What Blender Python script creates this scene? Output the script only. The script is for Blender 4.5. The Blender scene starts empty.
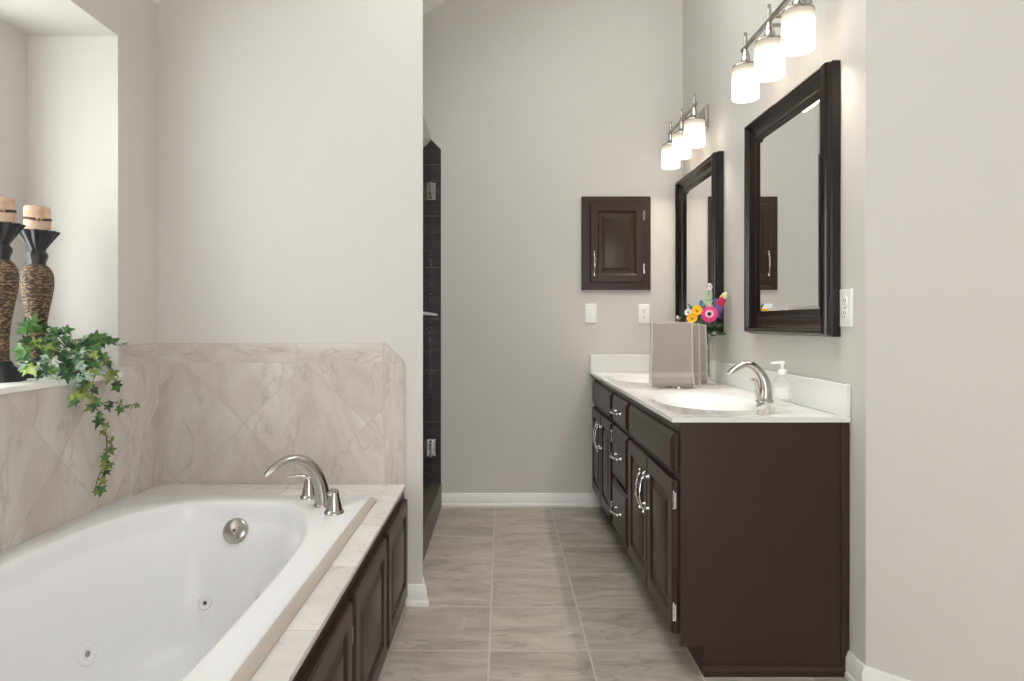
import bpy, bmesh, math, random
from mathutils import Vector, Matrix
from mathutils.bvhtree import BVHTree
from mathutils.geometry import tessellate_polygon

# ------------------------------------------------------------------ camera, world, exposure
S = bpy.context.scene
C = S.collection
CAMZ, F, CX, CY = 1.09, 650.0, 502.0, 323.0
cd = bpy.data.cameras.new('camera')
cam = bpy.data.objects.new('camera', cd)
C.objects.link(cam)
cam.location = (0, 0, CAMZ)
cam.rotation_euler = (math.pi / 2, 0, 0)
cd.sensor_width = 36
cd.lens = F / 1024 * 36
cd.shift_x = (512 - CX) / 1024
cd.shift_y = -(340.5 - CY) / 1024
cd.clip_start = 0.02
S.camera = cam

W = bpy.data.worlds.new('world')
S.world = W
W.use_nodes = True
bg = W.node_tree.nodes['Background']
bg.inputs[0].default_value = (0.985, 0.985, 0.985, 1)     # overcast daylight
bg.inputs[1].default_value = 6.1
S.view_settings.view_transform = 'Standard'
S.view_settings.look = 'None'
S.view_settings.gamma = 1
S.view_settings.exposure = 0.15
S.view_settings.use_curve_mapping = False
SHADE_GLOW, BULB_GLOW = 3.4, 400.0                     # sconce shades and the bulbs inside them
S.cycles.max_bounces = 12
S.cycles.diffuse_bounces = 8
S.cycles.transparent_max_bounces = 16
S.cycles.sample_clamp_indirect = 6.0
random.seed(7)
PI = math.pi

# ------------------------------------------------------------------ material helpers
def new_mat(name):
    m = bpy.data.materials.new(name)
    m.use_nodes = True
    nt = m.node_tree
    for n in list(nt.nodes):
        nt.nodes.remove(n)
    out = nt.nodes.new('ShaderNodeOutputMaterial')
    b = nt.nodes.new('ShaderNodeBsdfPrincipled')
    nt.links.new(b.outputs[0], out.inputs[0])
    return m, nt, b, out

def pmat(name, col, rough=0.5, metal=0.0, noise=0.0, nscale=20, bump=0.0, bscale=80, coat=0.0, spec=0.5, aniso=0):
    m, nt, b, out = new_mat(name)
    b.inputs['Base Color'].default_value = (*col, 1)
    b.inputs['Roughness'].default_value = rough
    b.inputs['Metallic'].default_value = metal
    b.inputs['Specular IOR Level'].default_value = spec
    b.inputs['Coat Weight'].default_value = coat
    b.inputs['Coat Roughness'].default_value = 0.08
    tc = nt.nodes.new('ShaderNodeTexCoord')
    if noise > 0:
        n = nt.nodes.new('ShaderNodeTexNoise'); n.inputs['Scale'].default_value = nscale; n.inputs['Detail'].default_value = 4
        nt.links.new(tc.outputs['Object'], n.inputs['Vector'])
        r = nt.nodes.new('ShaderNodeMapRange')
        r.inputs[3].default_value = 1 - noise; r.inputs[4].default_value = 1 + noise
        nt.links.new(n.outputs[0], r.inputs[0])
        v = nt.nodes.new('ShaderNodeVectorMath'); v.operation = 'SCALE'
        v.inputs[0].default_value = col
        nt.links.new(r.outputs[0], v.inputs['Scale'])
        nt.links.new(v.outputs[0], b.inputs['Base Color'])
    if bump > 0:
        n2 = nt.nodes.new('ShaderNodeTexNoise'); n2.inputs['Scale'].default_value = bscale; n2.inputs['Detail'].default_value = 3
        nt.links.new(tc.outputs['Object'], n2.inputs['Vector'])
        bp = nt.nodes.new('ShaderNodeBump'); bp.inputs['Strength'].default_value = bump; bp.inputs['Distance'].default_value = 0.002
        nt.links.new(n2.outputs[0], bp.inputs['Height'])
        nt.links.new(bp.outputs[0], b.inputs['Normal'])
    return m

def math_node(nt, op, a, b=None, c=None):
    n = nt.nodes.new('ShaderNodeMath'); n.operation = op
    for i, v in enumerate((a, b, c)):
        if v is None: continue
        if isinstance(v, (int, float)): n.inputs[i].default_value = v
        else: nt.links.new(v, n.inputs[i])
    return n.outputs[0]

def tile_mat(name, u, v, su, sv, ou, ov, cols, grout, gw=0.004, rough=0.35, vein=0.28, stretch=(1, 3, 1), bumpg=0.3, scale=3.2, rot=0.0):
    """u, v: direction vectors; a tile joint lies where dot(P,u) = ou + k*su (and the same for v)"""
    m, nt, b, out = new_mat(name)
    L = nt.links.new
    tc = nt.nodes.new('ShaderNodeTexCoord')
    P = tc.outputs['Object']
    cells, masks = [], []
    for d, s, o in ((u, su, ou), (v, sv, ov)):
        dp = nt.nodes.new('ShaderNodeVectorMath'); dp.operation = 'DOT_PRODUCT'
        L(P, dp.inputs[0]); dp.inputs[1].default_value = d
        t = math_node(nt, 'DIVIDE', math_node(nt, 'SUBTRACT', dp.outputs['Value'], o), s)
        cells.append(math_node(nt, 'FLOOR', t))
        fr = math_node(nt, 'FRACT', t)
        e = math_node(nt, 'ABSOLUTE', math_node(nt, 'SUBTRACT', fr, 0.5))
        masks.append(math_node(nt, 'GREATER_THAN', e, 0.5 - 0.5 * gw / s))
    mask = math_node(nt, 'MAXIMUM', masks[0], masks[1])
    comb = nt.nodes.new('ShaderNodeCombineXYZ')
    L(cells[0], comb.inputs[0]); L(cells[1], comb.inputs[1])
    wn = nt.nodes.new('ShaderNodeTexWhiteNoise'); wn.noise_dimensions = '3D'
    L(comb.outputs[0], wn.inputs['Vector'])
    off = nt.nodes.new('ShaderNodeVectorMath'); off.operation = 'SCALE'
    L(wn.outputs['Color'], off.inputs[0]); off.inputs['Scale'].default_value = 30
    mp = nt.nodes.new('ShaderNodeMapping'); mp.inputs['Scale'].default_value = stretch; mp.inputs['Rotation'].default_value = (0, 0, rot) if not isinstance(rot, tuple) else rot
    L(P, mp.inputs['Vector'])
    add = nt.nodes.new('ShaderNodeVectorMath'); add.operation = 'ADD'
    L(mp.outputs[0], add.inputs[0]); L(off.outputs[0], add.inputs[1])
    n1 = nt.nodes.new('ShaderNodeTexNoise'); n1.inputs['Scale'].default_value = scale; n1.inputs['Detail'].default_value = 7
    n1.inputs['Roughness'].default_value = 0.62; n1.inputs['Distortion'].default_value = 1.1
    L(add.outputs[0], n1.inputs['Vector'])
    ramp = nt.nodes.new('ShaderNodeValToRGB')
    ramp.color_ramp.elements[0].position = 0.30; ramp.color_ramp.elements[0].color = (*cols[0], 1)
    ramp.color_ramp.elements[1].position = 0.68; ramp.color_ramp.elements[1].color = (*cols[2], 1)
    e = ramp.color_ramp.elements.new(0.5); e.color = (*cols[1], 1)
    L(n1.outputs[0], ramp.inputs[0])
    # thin darker veins
    n2 = nt.nodes.new('ShaderNodeTexNoise'); n2.inputs['Scale'].default_value = scale * 0.9; n2.inputs['Detail'].default_value = 5
    n2.inputs['Distortion'].default_value = 1.8
    L(add.outputs[0], n2.inputs['Vector'])
    vv = math_node(nt, 'ABSOLUTE', math_node(nt, 'SUBTRACT', n2.outputs[0], 0.47))
    vm = nt.nodes.new('ShaderNodeMapRange'); vm.inputs[1].default_value = 0.0; vm.inputs[2].default_value = 0.035
    vm.inputs[3].default_value = vein; vm.inputs[4].default_value = 0.0
    L(vv, vm.inputs[0])
    n3 = nt.nodes.new('ShaderNodeTexNoise'); n3.inputs['Scale'].default_value = scale * 1.5
    L(add.outputs[0], n3.inputs['Vector'])
    vm2 = math_node(nt, 'MULTIPLY', vm.outputs[0], math_node(nt, 'GREATER_THAN', n3.outputs[0], 0.5))
    mx = nt.nodes.new('ShaderNodeMix'); mx.data_type = 'RGBA'
    L(vm2, mx.inputs[0]); L(ramp.outputs[0], mx.inputs[6]); mx.inputs[7].default_value = (*[c * 0.45 for c in cols[0]], 1)
    # per tile brightness
    br = nt.nodes.new('ShaderNodeMapRange'); br.inputs[3].default_value = 0.93; br.inputs[4].default_value = 1.06
    L(wn.outputs['Value'], br.inputs[0])
    sc = nt.nodes.new('ShaderNodeVectorMath'); sc.operation = 'SCALE'
    L(mx.outputs[2], sc.inputs[0]); L(br.outputs[0], sc.inputs['Scale'])
    mg = nt.nodes.new('ShaderNodeMix'); mg.data_type = 'RGBA'
    L(mask, mg.inputs[0]); L(sc.outputs[0], mg.inputs[6]); mg.inputs[7].default_value = (*grout, 1)
    L(mg.outputs[2], b.inputs['Base Color'])
    rr = math_node(nt, 'MULTIPLY_ADD', mask, 0.4, rough)
    L(rr, b.inputs['Roughness'])
    bp = nt.nodes.new('ShaderNodeBump'); bp.inputs['Strength'].default_value = bumpg; bp.inputs['Distance'].default_value = 0.002
    hh = math_node(nt, 'SUBTRACT', math_node(nt, 'MULTIPLY', n1.outputs[0], 0.5), mask)
    L(hh, bp.inputs['Height'])
    L(bp.outputs[0], b.inputs['Normal'])
    return m

def clear_glass(name, tint=(0.96, 0.98, 0.97), ior=1.5, diffuse=0.0, dcol=(0.9, 0.92, 0.92)):
    m = bpy.data.materials.new(name); m.use_nodes = True
    nt = m.node_tree
    for n in list(nt.nodes): nt.nodes.remove(n)
    out = nt.nodes.new('ShaderNodeOutputMaterial')
    tr = nt.nodes.new('ShaderNodeBsdfTransparent'); tr.inputs[0].default_value = (*tint, 1)
    gl = nt.nodes.new('ShaderNodeBsdfGlossy'); gl.inputs['Roughness'].default_value = 0.0
    lw = nt.nodes.new('ShaderNodeLayerWeight'); lw.inputs[0].default_value = 0.5
    r0 = ((ior - 1) / (ior + 1)) ** 2
    fr = nt.nodes.new('ShaderNodeMath'); fr.operation = 'MULTIPLY_ADD'; fr.inputs[1].default_value = 1 - r0; fr.inputs[2].default_value = r0
    pw = nt.nodes.new('ShaderNodeMath'); pw.operation = 'POWER'; pw.inputs[1].default_value = 5
    nt.links.new(lw.outputs['Facing'], pw.inputs[0]); nt.links.new(pw.outputs[0], fr.inputs[0])
    mx = nt.nodes.new('ShaderNodeMixShader')
    nt.links.new(fr.outputs[0], mx.inputs[0]); nt.links.new(tr.outputs[0], mx.inputs[1]); nt.links.new(gl.outputs[0], mx.inputs[2])
    last = mx
    if diffuse > 0:
        df = nt.nodes.new('ShaderNodeBsdfDiffuse'); df.inputs[0].default_value = (*dcol, 1)
        m2 = nt.nodes.new('ShaderNodeMixShader'); m2.inputs[0].default_value = diffuse
        nt.links.new(mx.outputs[0], m2.inputs[1]); nt.links.new(df.outputs[0], m2.inputs[2])
        last = m2
    nt.links.new(last.outputs[0], out.inputs[0])
    return m

M = {}
M['wall'] = pmat('wall_paint', (0.62, 0.597, 0.568), 0.75, noise=0.01, nscale=3, bump=0.06, bscale=260)
M['ceiling'] = pmat('ceiling_paint', (0.85, 0.84, 0.825), 0.8, bump=0.05, bscale=200)
M['white_trim'] = pmat('white_trim_paint', (0.80, 0.79, 0.76), 0.4, noise=0.01)
M['espresso'] = pmat('espresso_painted_wood', (0.041, 0.0235, 0.0185), 0.32, noise=0.06, nscale=6, bump=0.03, bscale=120, spec=0.30)
M['mirror_frame'] = pmat('dark_mirror_frame_lacquer', (0.013, 0.009, 0.0078), 0.22, spec=0.45)
M['counter'] = pmat('cultured_marble_white', (0.80, 0.80, 0.795), 0.10, noise=0.02, nscale=3, coat=0.3)
M['tub'] = pmat('white_acrylic', (0.82, 0.82, 0.83), 0.24)
M['nickel'] = pmat('brushed_nickel', (0.47, 0.445, 0.415), 0.24, 1.0)
M['chrome'] = pmat('polished_chrome', (0.80, 0.80, 0.80), 0.12, 1.0)
M['black_gap'] = pmat('dark_hole', (0.01, 0.01, 0.01), 0.6)
M['plate'] = pmat('white_plastic_plate', (0.86, 0.855, 0.84), 0.35)
M['slot'] = pmat('outlet_slot_shadow_plastic', (0.10, 0.095, 0.09), 0.5)
M['mirror'] = pmat('mirror_silver', (0.92, 0.92, 0.92), 0.0, 1.0)
M['glass'] = clear_glass('clear_glass')
M['bottle'] = clear_glass('clear_bottle_plastic', (0.98, 0.985, 0.985), 1.4, 0.12, (0.93, 0.93, 0.93))
M['vase'] = clear_glass('vase_glass', (0.96, 0.98, 0.97), 1.5, 0.04)
GR = ((0.46, 0.40, 0.355), (0.58, 0.525, 0.48), (0.66, 0.62, 0.58))
groutc = (0.50, 0.455, 0.415)
r2 = math.sqrt(0.5)
T = 0.335
M['tile_partition'] = tile_mat('greige_wall_tile_diagonal', (r2, 0, -r2), (r2, 0, r2), T, T, -1.695 * r2, -0.294 * r2, GR, groutc, 0.0035, stretch=(1.6, 1, 0.7), rot=(0, 0.5, 0))
M['tile_left'] = tile_mat('greige_wall_tile_diagonal_side', (0, r2, r2), (0, r2, -r2), T, T, 2.63 * r2, 1.257 * r2, GR, groutc, 0.0035, stretch=(1, 1.6, 0.7), rot=(0.6, 0, 0))
M['tile_border'] = tile_mat('greige_border_tile_horizontal', (1, 0, 0), (0, 0, 1), T, 0.0757, -1.13, 0.9365, GR, groutc, 0.0035, stretch=(0.6, 1, 2.5))
M['tile_border_upright'] = tile_mat('greige_border_tile_upright', (1, 0, 0), (0, 0, 1), 0.0757, T, -0.4536, 0.601, GR, groutc, 0.0035, stretch=(2.5, 1, 0.6))
M['tile_border_left'] = tile_mat('greige_border_tile_side', (0, 1, 0), (0, 0, 1), T, 0.0757, 2.185, 0.9365, GR, groutc, 0.0035, stretch=(1, 0.6, 2.5))
GD = ((0.62, 0.585, 0.55), (0.70, 0.67, 0.64), (0.75, 0.725, 0.70))  # same tile as the walls, lightened: light on the deck put into the colour
M['tile_deck'] = tile_mat('greige_deck_tile', (1, 0, 0), (0, 1, 0), 1.2, 0.345, -1.6, 1.884, GD, groutc, 0.003, stretch=(1, 1.8, 1))
GF = ((0.31, 0.262, 0.222), (0.44, 0.387, 0.338), (0.55, 0.50, 0.45))
M['floor'] = tile_mat('taupe_floor_tile', (1, 0, 0), (0, 1, 0), 0.33, 0.334, -0.042, 2.162, GF, (0.58, 0.53, 0.48), 0.006, rough=0.42, stretch=(1.0, 3.2, 1), scale=2.6, vein=0.35)
GS = ((0.007, 0.0055, 0.0045), (0.017, 0.0135, 0.011), (0.034, 0.028, 0.0235))
M['slate'] = tile_mat('charcoal_slate_tile', (1, 1, 0), (0, 0, 1), 0.305, 0.305, 3.39, 0.20, GS, (0.10, 0.088, 0.075), 0.005, rough=0.5, stretch=(1, 1, 4), scale=6, vein=0.5, bumpg=0.6)
M['slate_curb'] = tile_mat('brown_slate_curb_tile', (0, 1, 0), (1, 0, 0), 0.305, 5, 0.1, 2.0, ((0.045, 0.036, 0.03), (0.075, 0.06, 0.05), (0.11, 0.092, 0.078)), (0.12, 0.10, 0.085), 0.004, rough=0.4, stretch=(1, 2, 4), scale=5)

def glow_mat(name, strength):
    m = bpy.data.materials.new(name); m.use_nodes = True
    nt = m.node_tree
    for n in list(nt.nodes): nt.nodes.remove(n)
    out = nt.nodes.new('ShaderNodeOutputMaterial')
    e = nt.nodes.new('ShaderNodeEmission'); e.inputs[0].default_value = (1.0, 0.86, 0.69, 1)
    e.inputs[1].default_value = strength
    nt.links.new(e.outputs[0], out.inputs[0])
    return m
M['shade'] = glow_mat('lit_opal_glass', SHADE_GLOW)
nt = M['shade'].node_tree                              # the glass dims towards the socket, away from the bulb
tc = nt.nodes.new('ShaderNodeTexCoord'); sx = nt.nodes.new('ShaderNodeSeparateXYZ'); mr = nt.nodes.new('ShaderNodeMapRange')
nt.links.new(tc.outputs['Object'], sx.inputs[0]); nt.links.new(sx.outputs[2], mr.inputs[0])
mr.inputs[1].default_value = -0.165; mr.inputs[2].default_value = -0.080; mr.inputs[3].default_value = SHADE_GLOW; mr.inputs[4].default_value = 0.55
mr.interpolation_type = 'SMOOTHSTEP'
nt.links.new(mr.outputs[0], nt.nodes['Emission'].inputs[1])
M['bulb'] = glow_mat('lit_bulb', BULB_GLOW)

# ------------------------------------------------------------------ object helpers
def origin_of(o):
    v = Vector((0, 0, 0))
    while o is not None:
        v += o.location
        o = o.parent
    return v

def obj(name, bm, mats, parent=None, loc=None, bevel=0.0, smooth=40, segs=2, sub=0):
    """link bm (world coordinates) as ONE mesh object; loc = its origin when it is top-level"""
    bmesh.ops.recalc_face_normals(bm, faces=bm.faces)
    off = origin_of(parent) if parent else Vector(loc or (0, 0, 0))
    bmesh.ops.translate(bm, verts=bm.verts, vec=-off)
    me = bpy.data.meshes.new(name)
    bm.to_mesh(me); bm.free()
    o = bpy.data.objects.new(name, me)
    C.objects.link(o)
    if parent: o.parent = parent
    else: o.location = off
    for m in (mats if isinstance(mats, (list, tuple)) else [mats]):
        me.materials.append(m)
    if smooth is not None:
        for p in me.polygons: p.use_smooth = True
        keep = [e.index for e in me.edges if e.use_edge_sharp]
        me.set_sharp_from_angle(angle=math.radians(smooth))
        for i in keep: me.edges[i].use_edge_sharp = True
    if bevel > 0:
        b = o.modifiers.new('bevel', 'BEVEL'); b.width = bevel; b.segments = segs; b.limit_method = 'ANGLE'; b.angle_limit = math.radians(50)
        b.harden_normals = False
    if sub:
        s = o.modifiers.new('sub', 'SUBSURF'); s.levels = sub; s.render_levels = sub
    return o

def tag(o, label, cat, group=None):
    o['label'] = label; o['category'] = cat
    if group: o['group'] = group
    return o

def thing(name, label, cat, loc, group=None):
    o = bpy.data.objects.new(name, None)
    o.empty_display_size = 0.05
    C.objects.link(o); o.location = loc
    return tag(o, label, cat, group)

def struct(o):
    o['kind'] = 'structure'
    return o

def dup(root, loc, label, group=None, rotz=None):
    r = root.copy(); C.objects.link(r); r.location = loc; r['label'] = label
    if group: r['group'] = group
    if rotz is not None: r.rotation_euler = (0, 0, rotz)
    def rec(src, dst):
        for ch in list(src.children):
            c = ch.copy(); C.objects.link(c); c.parent = dst
            rec(ch, c)
    rec(root, r)
    return r

NB = bmesh.new

def box(bm, x0, x1, y0, y1, z0, z1, mi=0):
    vs = [bm.verts.new((x, y, z)) for z in (z0, z1) for y in (y0, y1) for x in (x0, x1)]
    for f in ((0, 2, 3, 1), (4, 5, 7, 6), (0, 1, 5, 4), (1, 3, 7, 5), (3, 2, 6, 7), (2, 0, 4, 6)):
        fc = bm.faces.new([vs[i] for i in f]); fc.material_index = mi
    return vs

def prism(bm, poly, axis, a0, a1, mi=0):
    """poly: 2D outline; extruded along axis ('x': poly=(y,z), 'y': (x,z), 'z': (x,y)) from a0 to a1"""
    def pt(p, a):
        return {'x': (a, p[0], p[1]), 'y': (p[0], a, p[1]), 'z': (p[0], p[1], a)}[axis]
    A = [bm.verts.new(pt(p, a0)) for p in poly]; B = [bm.verts.new(pt(p, a1)) for p in poly]
    n = len(poly)
    for i in range(n):
        f = bm.faces.new([A[i], A[(i + 1) % n], B[(i + 1) % n], B[i]]); f.material_index = mi
    for R in (A, B):
        f = bm.faces.new(R); f.material_index = mi

def lathe(bm, prof, cx, cy, cz, seg=32, cap=(True, True), mod=None, mi=0, axis='z'):
    rings = []
    for k, (r, z) in enumerate(prof):
        ring = []
        for i in range(seg):
            a = 2 * PI * i / seg
            rr = r * (mod(k, a) if mod else 1)
            if axis == 'z': p = (cx + rr * math.cos(a), cy + rr * math.sin(a), cz + z)
            elif axis == 'x': p = (cx + z, cy + rr * math.cos(a), cz + rr * math.sin(a))
            else: p = (cx + rr * math.cos(a), cy + z, cz + rr * math.sin(a))
            ring.append(bm.verts.new(p))
        rings.append(ring)
    for a, b in zip(rings, rings[1:]):
        for i in range(seg):
            f = bm.faces.new([a[i], a[(i + 1) % seg], b[(i + 1) % seg], b[i]]); f.material_index = mi
    if cap[0]: bm.faces.new(rings[0]).material_index = mi
    if cap[1]: bm.faces.new(rings[-1]).material_index = mi

def lathe_dir(bm, prof, center, direction, seg=24, cap=(True, True)):
    d = Vector(direction).normalized()
    u = d.orthogonal().normalized(); v = d.cross(u)
    c = Vector(center)
    rings = [[bm.verts.new(c + d * z + (u * math.cos(2 * PI * i / seg) + v * math.sin(2 * PI * i / seg)) * r) for i in range(seg)] for r, z in prof]
    for a, b in zip(rings, rings[1:]):
        for i in range(seg):
            bm.faces.new([a[i], a[(i + 1) % seg], b[(i + 1) % seg], b[i]])
    if cap[0]: bm.faces.new(rings[0])
    if cap[1]: bm.faces.new(rings[-1])

def tube(bm, pts, rad, seg=12, up=None, mi=0, cap=True):
    """rad: number, list of numbers, or list of (side, up) radii"""
    pts = [Vector(p) for p in pts]; n = len(pts)
    if not isinstance(rad, (list, tuple)): rad = [rad] * n
    rings = []; nprev = None
    for i, p in enumerate(pts):
        t = (pts[min(i + 1, n - 1)] - pts[max(i - 1, 0)]).normalized()
        if nprev is None:
            nprev = Vector(up) if up else t.orthogonal()
        nrm = (nprev - t * nprev.dot(t))
        nrm = nrm.normalized() if nrm.length > 1e-6 else t.orthogonal().normalized()
        nprev = nrm
        bi = t.cross(nrm)
        r = rad[i]; ra, rb = (r if isinstance(r, (list, tuple)) else (r, r))
        rings.append([bm.verts.new(p + bi * math.cos(2 * PI * k / seg) * ra + nrm * math.sin(2 * PI * k / seg) * rb) for k in range(seg)])
    for a, b in zip(rings, rings[1:]):
        for k in range(seg):
            f = bm.faces.new([a[k], a[(k + 1) % seg], b[(k + 1) % seg], b[k]]); f.material_index = mi
    if cap:
        bm.faces.new(rings[0]).material_index = mi; bm.faces.new(rings[-1]).material_index = mi

def spline(ctrl, n=8):
    P = [Vector(c) for c in ctrl]
    P = [P[0] * 2 - P[1]] + P + [P[-1] * 2 - P[-2]]
    out = []
    for i in range(1, len(P) - 2):
        for k in range(n):
            t = k / n
            a, b, c, d = P[i - 1], P[i], P[i + 1], P[i + 2]
            out.append(0.5 * ((2 * b) + (c - a) * t + (2 * a - 5 * b + 4 * c - d) * t * t + (3 * b - a - 3 * c + d) * t ** 3))
    out.append(P[-2].copy())
    return out

def lerp_list(vals, n):
    out = []
    for i in range(n):
        t = i / (n - 1) * (len(vals) - 1); k = min(int(t), len(vals) - 2); f = t - k
        a, b = vals[k], vals[k + 1]
        if isinstance(a, (tuple, list)): out.append(tuple(x + (y - x) * f for x, y in zip(a, b)))
        else: out.append(a + (b - a) * f)
    return out

def panel(bm, O, U, V, N, w, h, loops, fill=True, back=True):
    """rectangular mitred panel: loops = [(inset, depth)], first the back outline, last the centre"""
    O, U, V, N = map(Vector, (O, U, V, N))
    rings = []
    for ins, d in loops:
        rings.append([bm.verts.new(O + U * a + V * b + N * d) for a, b in ((ins, ins), (w - ins, ins), (w - ins, h - ins), (ins, h - ins))])
    for A, B in zip(rings, rings[1:]):
        for i in range(4):
            bm.faces.new([A[i], A[(i + 1) % 4], B[(i + 1) % 4], B[i]])
        for i in range(4):                             # the mitre stays a crisp line
            e = bm.edges.get((A[i], B[i]))
            if e: e.smooth = False
    if fill: bm.faces.new(rings[-1])
    if back: bm.faces.new(rings[0])
    return rings

DOOR = lambda fr=0.055, t=0.019: [(0, 0), (0, t - 0.005), (0.004, t), (fr - 0.006, t), (fr, t - 0.003), (fr + 0.004, t - 0.010), (fr + 0.012, t - 0.010), (fr + 0.034, t - 0.002), (fr + 0.037, t - 0.001)]
SLAB = [(0, 0), (0, 0.009), (0.004, 0.012), (0.018, 0.019), (0.020, 0.019)]

def at(px, py, Y=None, X=None, Z=None):
    """the point in the room on the sight line of a photo position at a known depth, side or height"""
    dx, dz = (px - CX) / F, (CY - py) / F
    if Y is None:
        Y = X / dx if X is not None else (Z - CAMZ) / dz
    return Vector((dx * Y, Y, CAMZ + dz * Y))

# ------------------------------------------------------------------ room shell
BW, RW, LW, PW = 3.87, 1.075, -1.335, 2.52         # back, right, left wall, partition face
PEX = -0.306                                       # partition end
CEIL = lambda x: 2.918 + 0.68 * (x + 0.47)
HI = 4.9
bm = NB(); box(bm, -2.0, 2.6, -1.2, BW + 0.1, -0.1, 0.0)
struct(obj('floor', bm, M['floor'], smooth=None))
SX0, SX1, SY0, SY1 = -0.60, 0.80, 1.50, 3.10            # unseen skylight, added to the slope for light from above
bm = NB()
for xa, xb, ya, yb in ((-2.0, SX0, -1.2, BW + 0.1), (SX1, 2.6, -1.2, BW + 0.1), (SX0, SX1, -1.2, SY0), (SX0, SX1, SY1, BW + 0.1)):
    prism(bm, [(xa, CEIL(xa)), (xb, CEIL(xb)), (xb, CEIL(xb) + 0.1), (xa, CEIL(xa) + 0.1)], 'y', ya, yb)
struct(obj('ceiling', bm, M['ceiling'], smooth=None))
bm = NB(); box(bm, -1.75, RW + 0.12, BW, BW + 0.1, 0, HI)
struct(obj('wall_back', bm, M['wall'], smooth=None))
CORN = 1.921
bm = NB(); prism(bm, [(RW, CORN), (RW, BW), (RW + 0.12, BW), (RW + 0.12, CORN + 0.05)], 'z', 0, HI)
struct(obj('wall_right', bm, M['wall'], smooth=None))
bm = NB(); L45 = 1.0
prism(bm, [(RW, CORN), (RW + 0.12, CORN + 0.05), (RW + L45 + 0.12, CORN - L45 + 0.05), (RW + L45, CORN - L45)], 'z', 0, HI)
struct(obj('wall_angled', bm, M['wall'], smooth=None))
bm = NB(); box(bm, RW + L45, RW + L45 + 0.12, -1.2, CORN - L45, 0, HI)
struct(obj('wall_side', bm, M['wall'], smooth=None))
bm = NB(); OX0, OX1, OZ = -0.1, 1.0, 2.1             # unseen opening behind the camera, added to let light in
box(bm, -1.75, OX0, -1.32, -1.2, 0, HI); box(bm, OX1, 2.2, -1.32, -1.2, 0, HI); box(bm, OX0, OX1, -1.32, -1.2, OZ, HI)
struct(obj('wall_rear', bm, M['wall'], smooth=None))
bm = NB(); prism(bm, [(-1.75, PW), (PEX, PW), (PEX - 0.026, PW + 0.12), (-1.75, PW + 0.12)], 'z', 0, HI)
struct(obj('wall_partition', bm, M['wall'], smooth=None, bevel=0.004))
# left wall with the window niche
SILL, HEAD, NY0, NY1, NX = 0.917, 2.088, 0.70, 2.26, -1.65
bm = NB()
box(bm, NX - 0.1, LW, -1.2, PW, 0, SILL)
box(bm, NX - 0.1, LW, -1.2, PW, HEAD, HI)
box(bm, NX - 0.1, LW, NY1, PW, SILL, HEAD)
box(bm, NX - 0.1, LW, -1.2, NY0, SILL, HEAD)
WY0, WY1, WZ0, WZ1 = 0.76, 2.12, 0.96, 2.05          # window hole in the niche's back
box(bm, NX - 0.1, NX, NY0, WY0, SILL, HEAD)
box(bm, NX - 0.1, NX, WY1, NY1, SILL, HEAD)
box(bm, NX - 0.1, NX, WY0, WY1, SILL, WZ0)
box(bm, NX - 0.1, NX, WY0, WY1, WZ1, HEAD)
struct(obj('wall_left', bm, M['wall'], smooth=None))
# window
bm = NB()
for a in ((WY0, WY0 + 0.05, WZ0, WZ1), (WY1 - 0.05, WY1, WZ0, WZ1), (WY0 + 0.05, WY1 - 0.05, WZ0, WZ0 + 0.05), (WY0 + 0.05, WY1 - 0.05, WZ1 - 0.05, WZ1), (WY0 + 0.05, WY1 - 0.05, 1.47, 1.51)):
    box(bm, NX - 0.08, NX - 0.02, *a)
win = struct(obj('window_1', bm, M['white_trim'], smooth=None, bevel=0.003))
bm = NB(); box(bm, NX - 0.055, NX - 0.049, WY0 + 0.04, WY1 - 0.04, WZ0 + 0.04, WZ1 - 0.04)
obj('window_pane', bm, M['glass'], win, smooth=None)

bm = NB()
for xa, xb, ya, yb in ((SX0, SX0 + 0.04, SY0, SY1), (SX1 - 0.04, SX1, SY0, SY1), (SX0, SX1, SY0, SY0 + 0.04), (SX0, SX1, SY1 - 0.04, SY1)):
    prism(bm, [(xa, CEIL(xa)), (xb, CEIL(xb)), (xb, CEIL(xb) + 0.16), (xa, CEIL(xa) + 0.16)], 'y', ya, yb)
added_sky = struct(obj('added_skylight', bm, M['white_trim'], smooth=None))  # curb of the added skylight, out of view
bm = NB(); prism(bm, [(SX0, CEIL(SX0) + 0.12), (SX1, CEIL(SX1) + 0.12), (SX1, CEIL(SX1) + 0.128), (SX0, CEIL(SX0) + 0.128)], 'y', SY0, SY1)
obj('window_pane', bm, M['glass'], added_sky, smooth=None)

# baseboards (moulded profile)
def bb_prof(t=0.014, h=0.078):
    return [(0, 0), (t + 0.006, 0), (t + 0.006, 0.014), (t, 0.02), (t, h - 0.02), (t - 0.004, h - 0.012), (t - 0.006, h - 0.003), (t - 0.009, h), (0, h)]
def sweep(bm, path, prof, closed=False):
    """path: floor outline points; profile (offset to the right of travel, height)"""
    P = [Vector((p[0], p[1])) for p in path]; rings = []
    for i, p in enumerate(P):
        ds = []
        if i > 0: ds.append((P[i] - P[i - 1]).normalized())
        if i < len(P) - 1: ds.append((P[i + 1] - P[i]).normalized())
        ns = [Vector((d.y, -d.x)) for d in ds]
        n = ns[0] if len(ns) == 1 else (ns[0] + ns[1]) / (1 + ns[0].dot(ns[1]))
        rings.append([bm.verts.new((p.x + n.x * o, p.y + n.y * o, z)) for o, z in prof])
    m = len(prof)
    for A, B in zip(rings, rings[1:]):
        for k in range(m):
            bm.faces.new([A[k], A[(k + 1) % m], B[(k + 1) % m], B[k]])
    bm.faces.new(rings[0]); bm.faces.new(rings[-1])
bm = NB(); sweep(bm, [(-0.365, BW), (0.62, BW)], bb_prof()); struct(obj('baseboard_back', bm, M['white_trim'], smooth=30))
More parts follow.
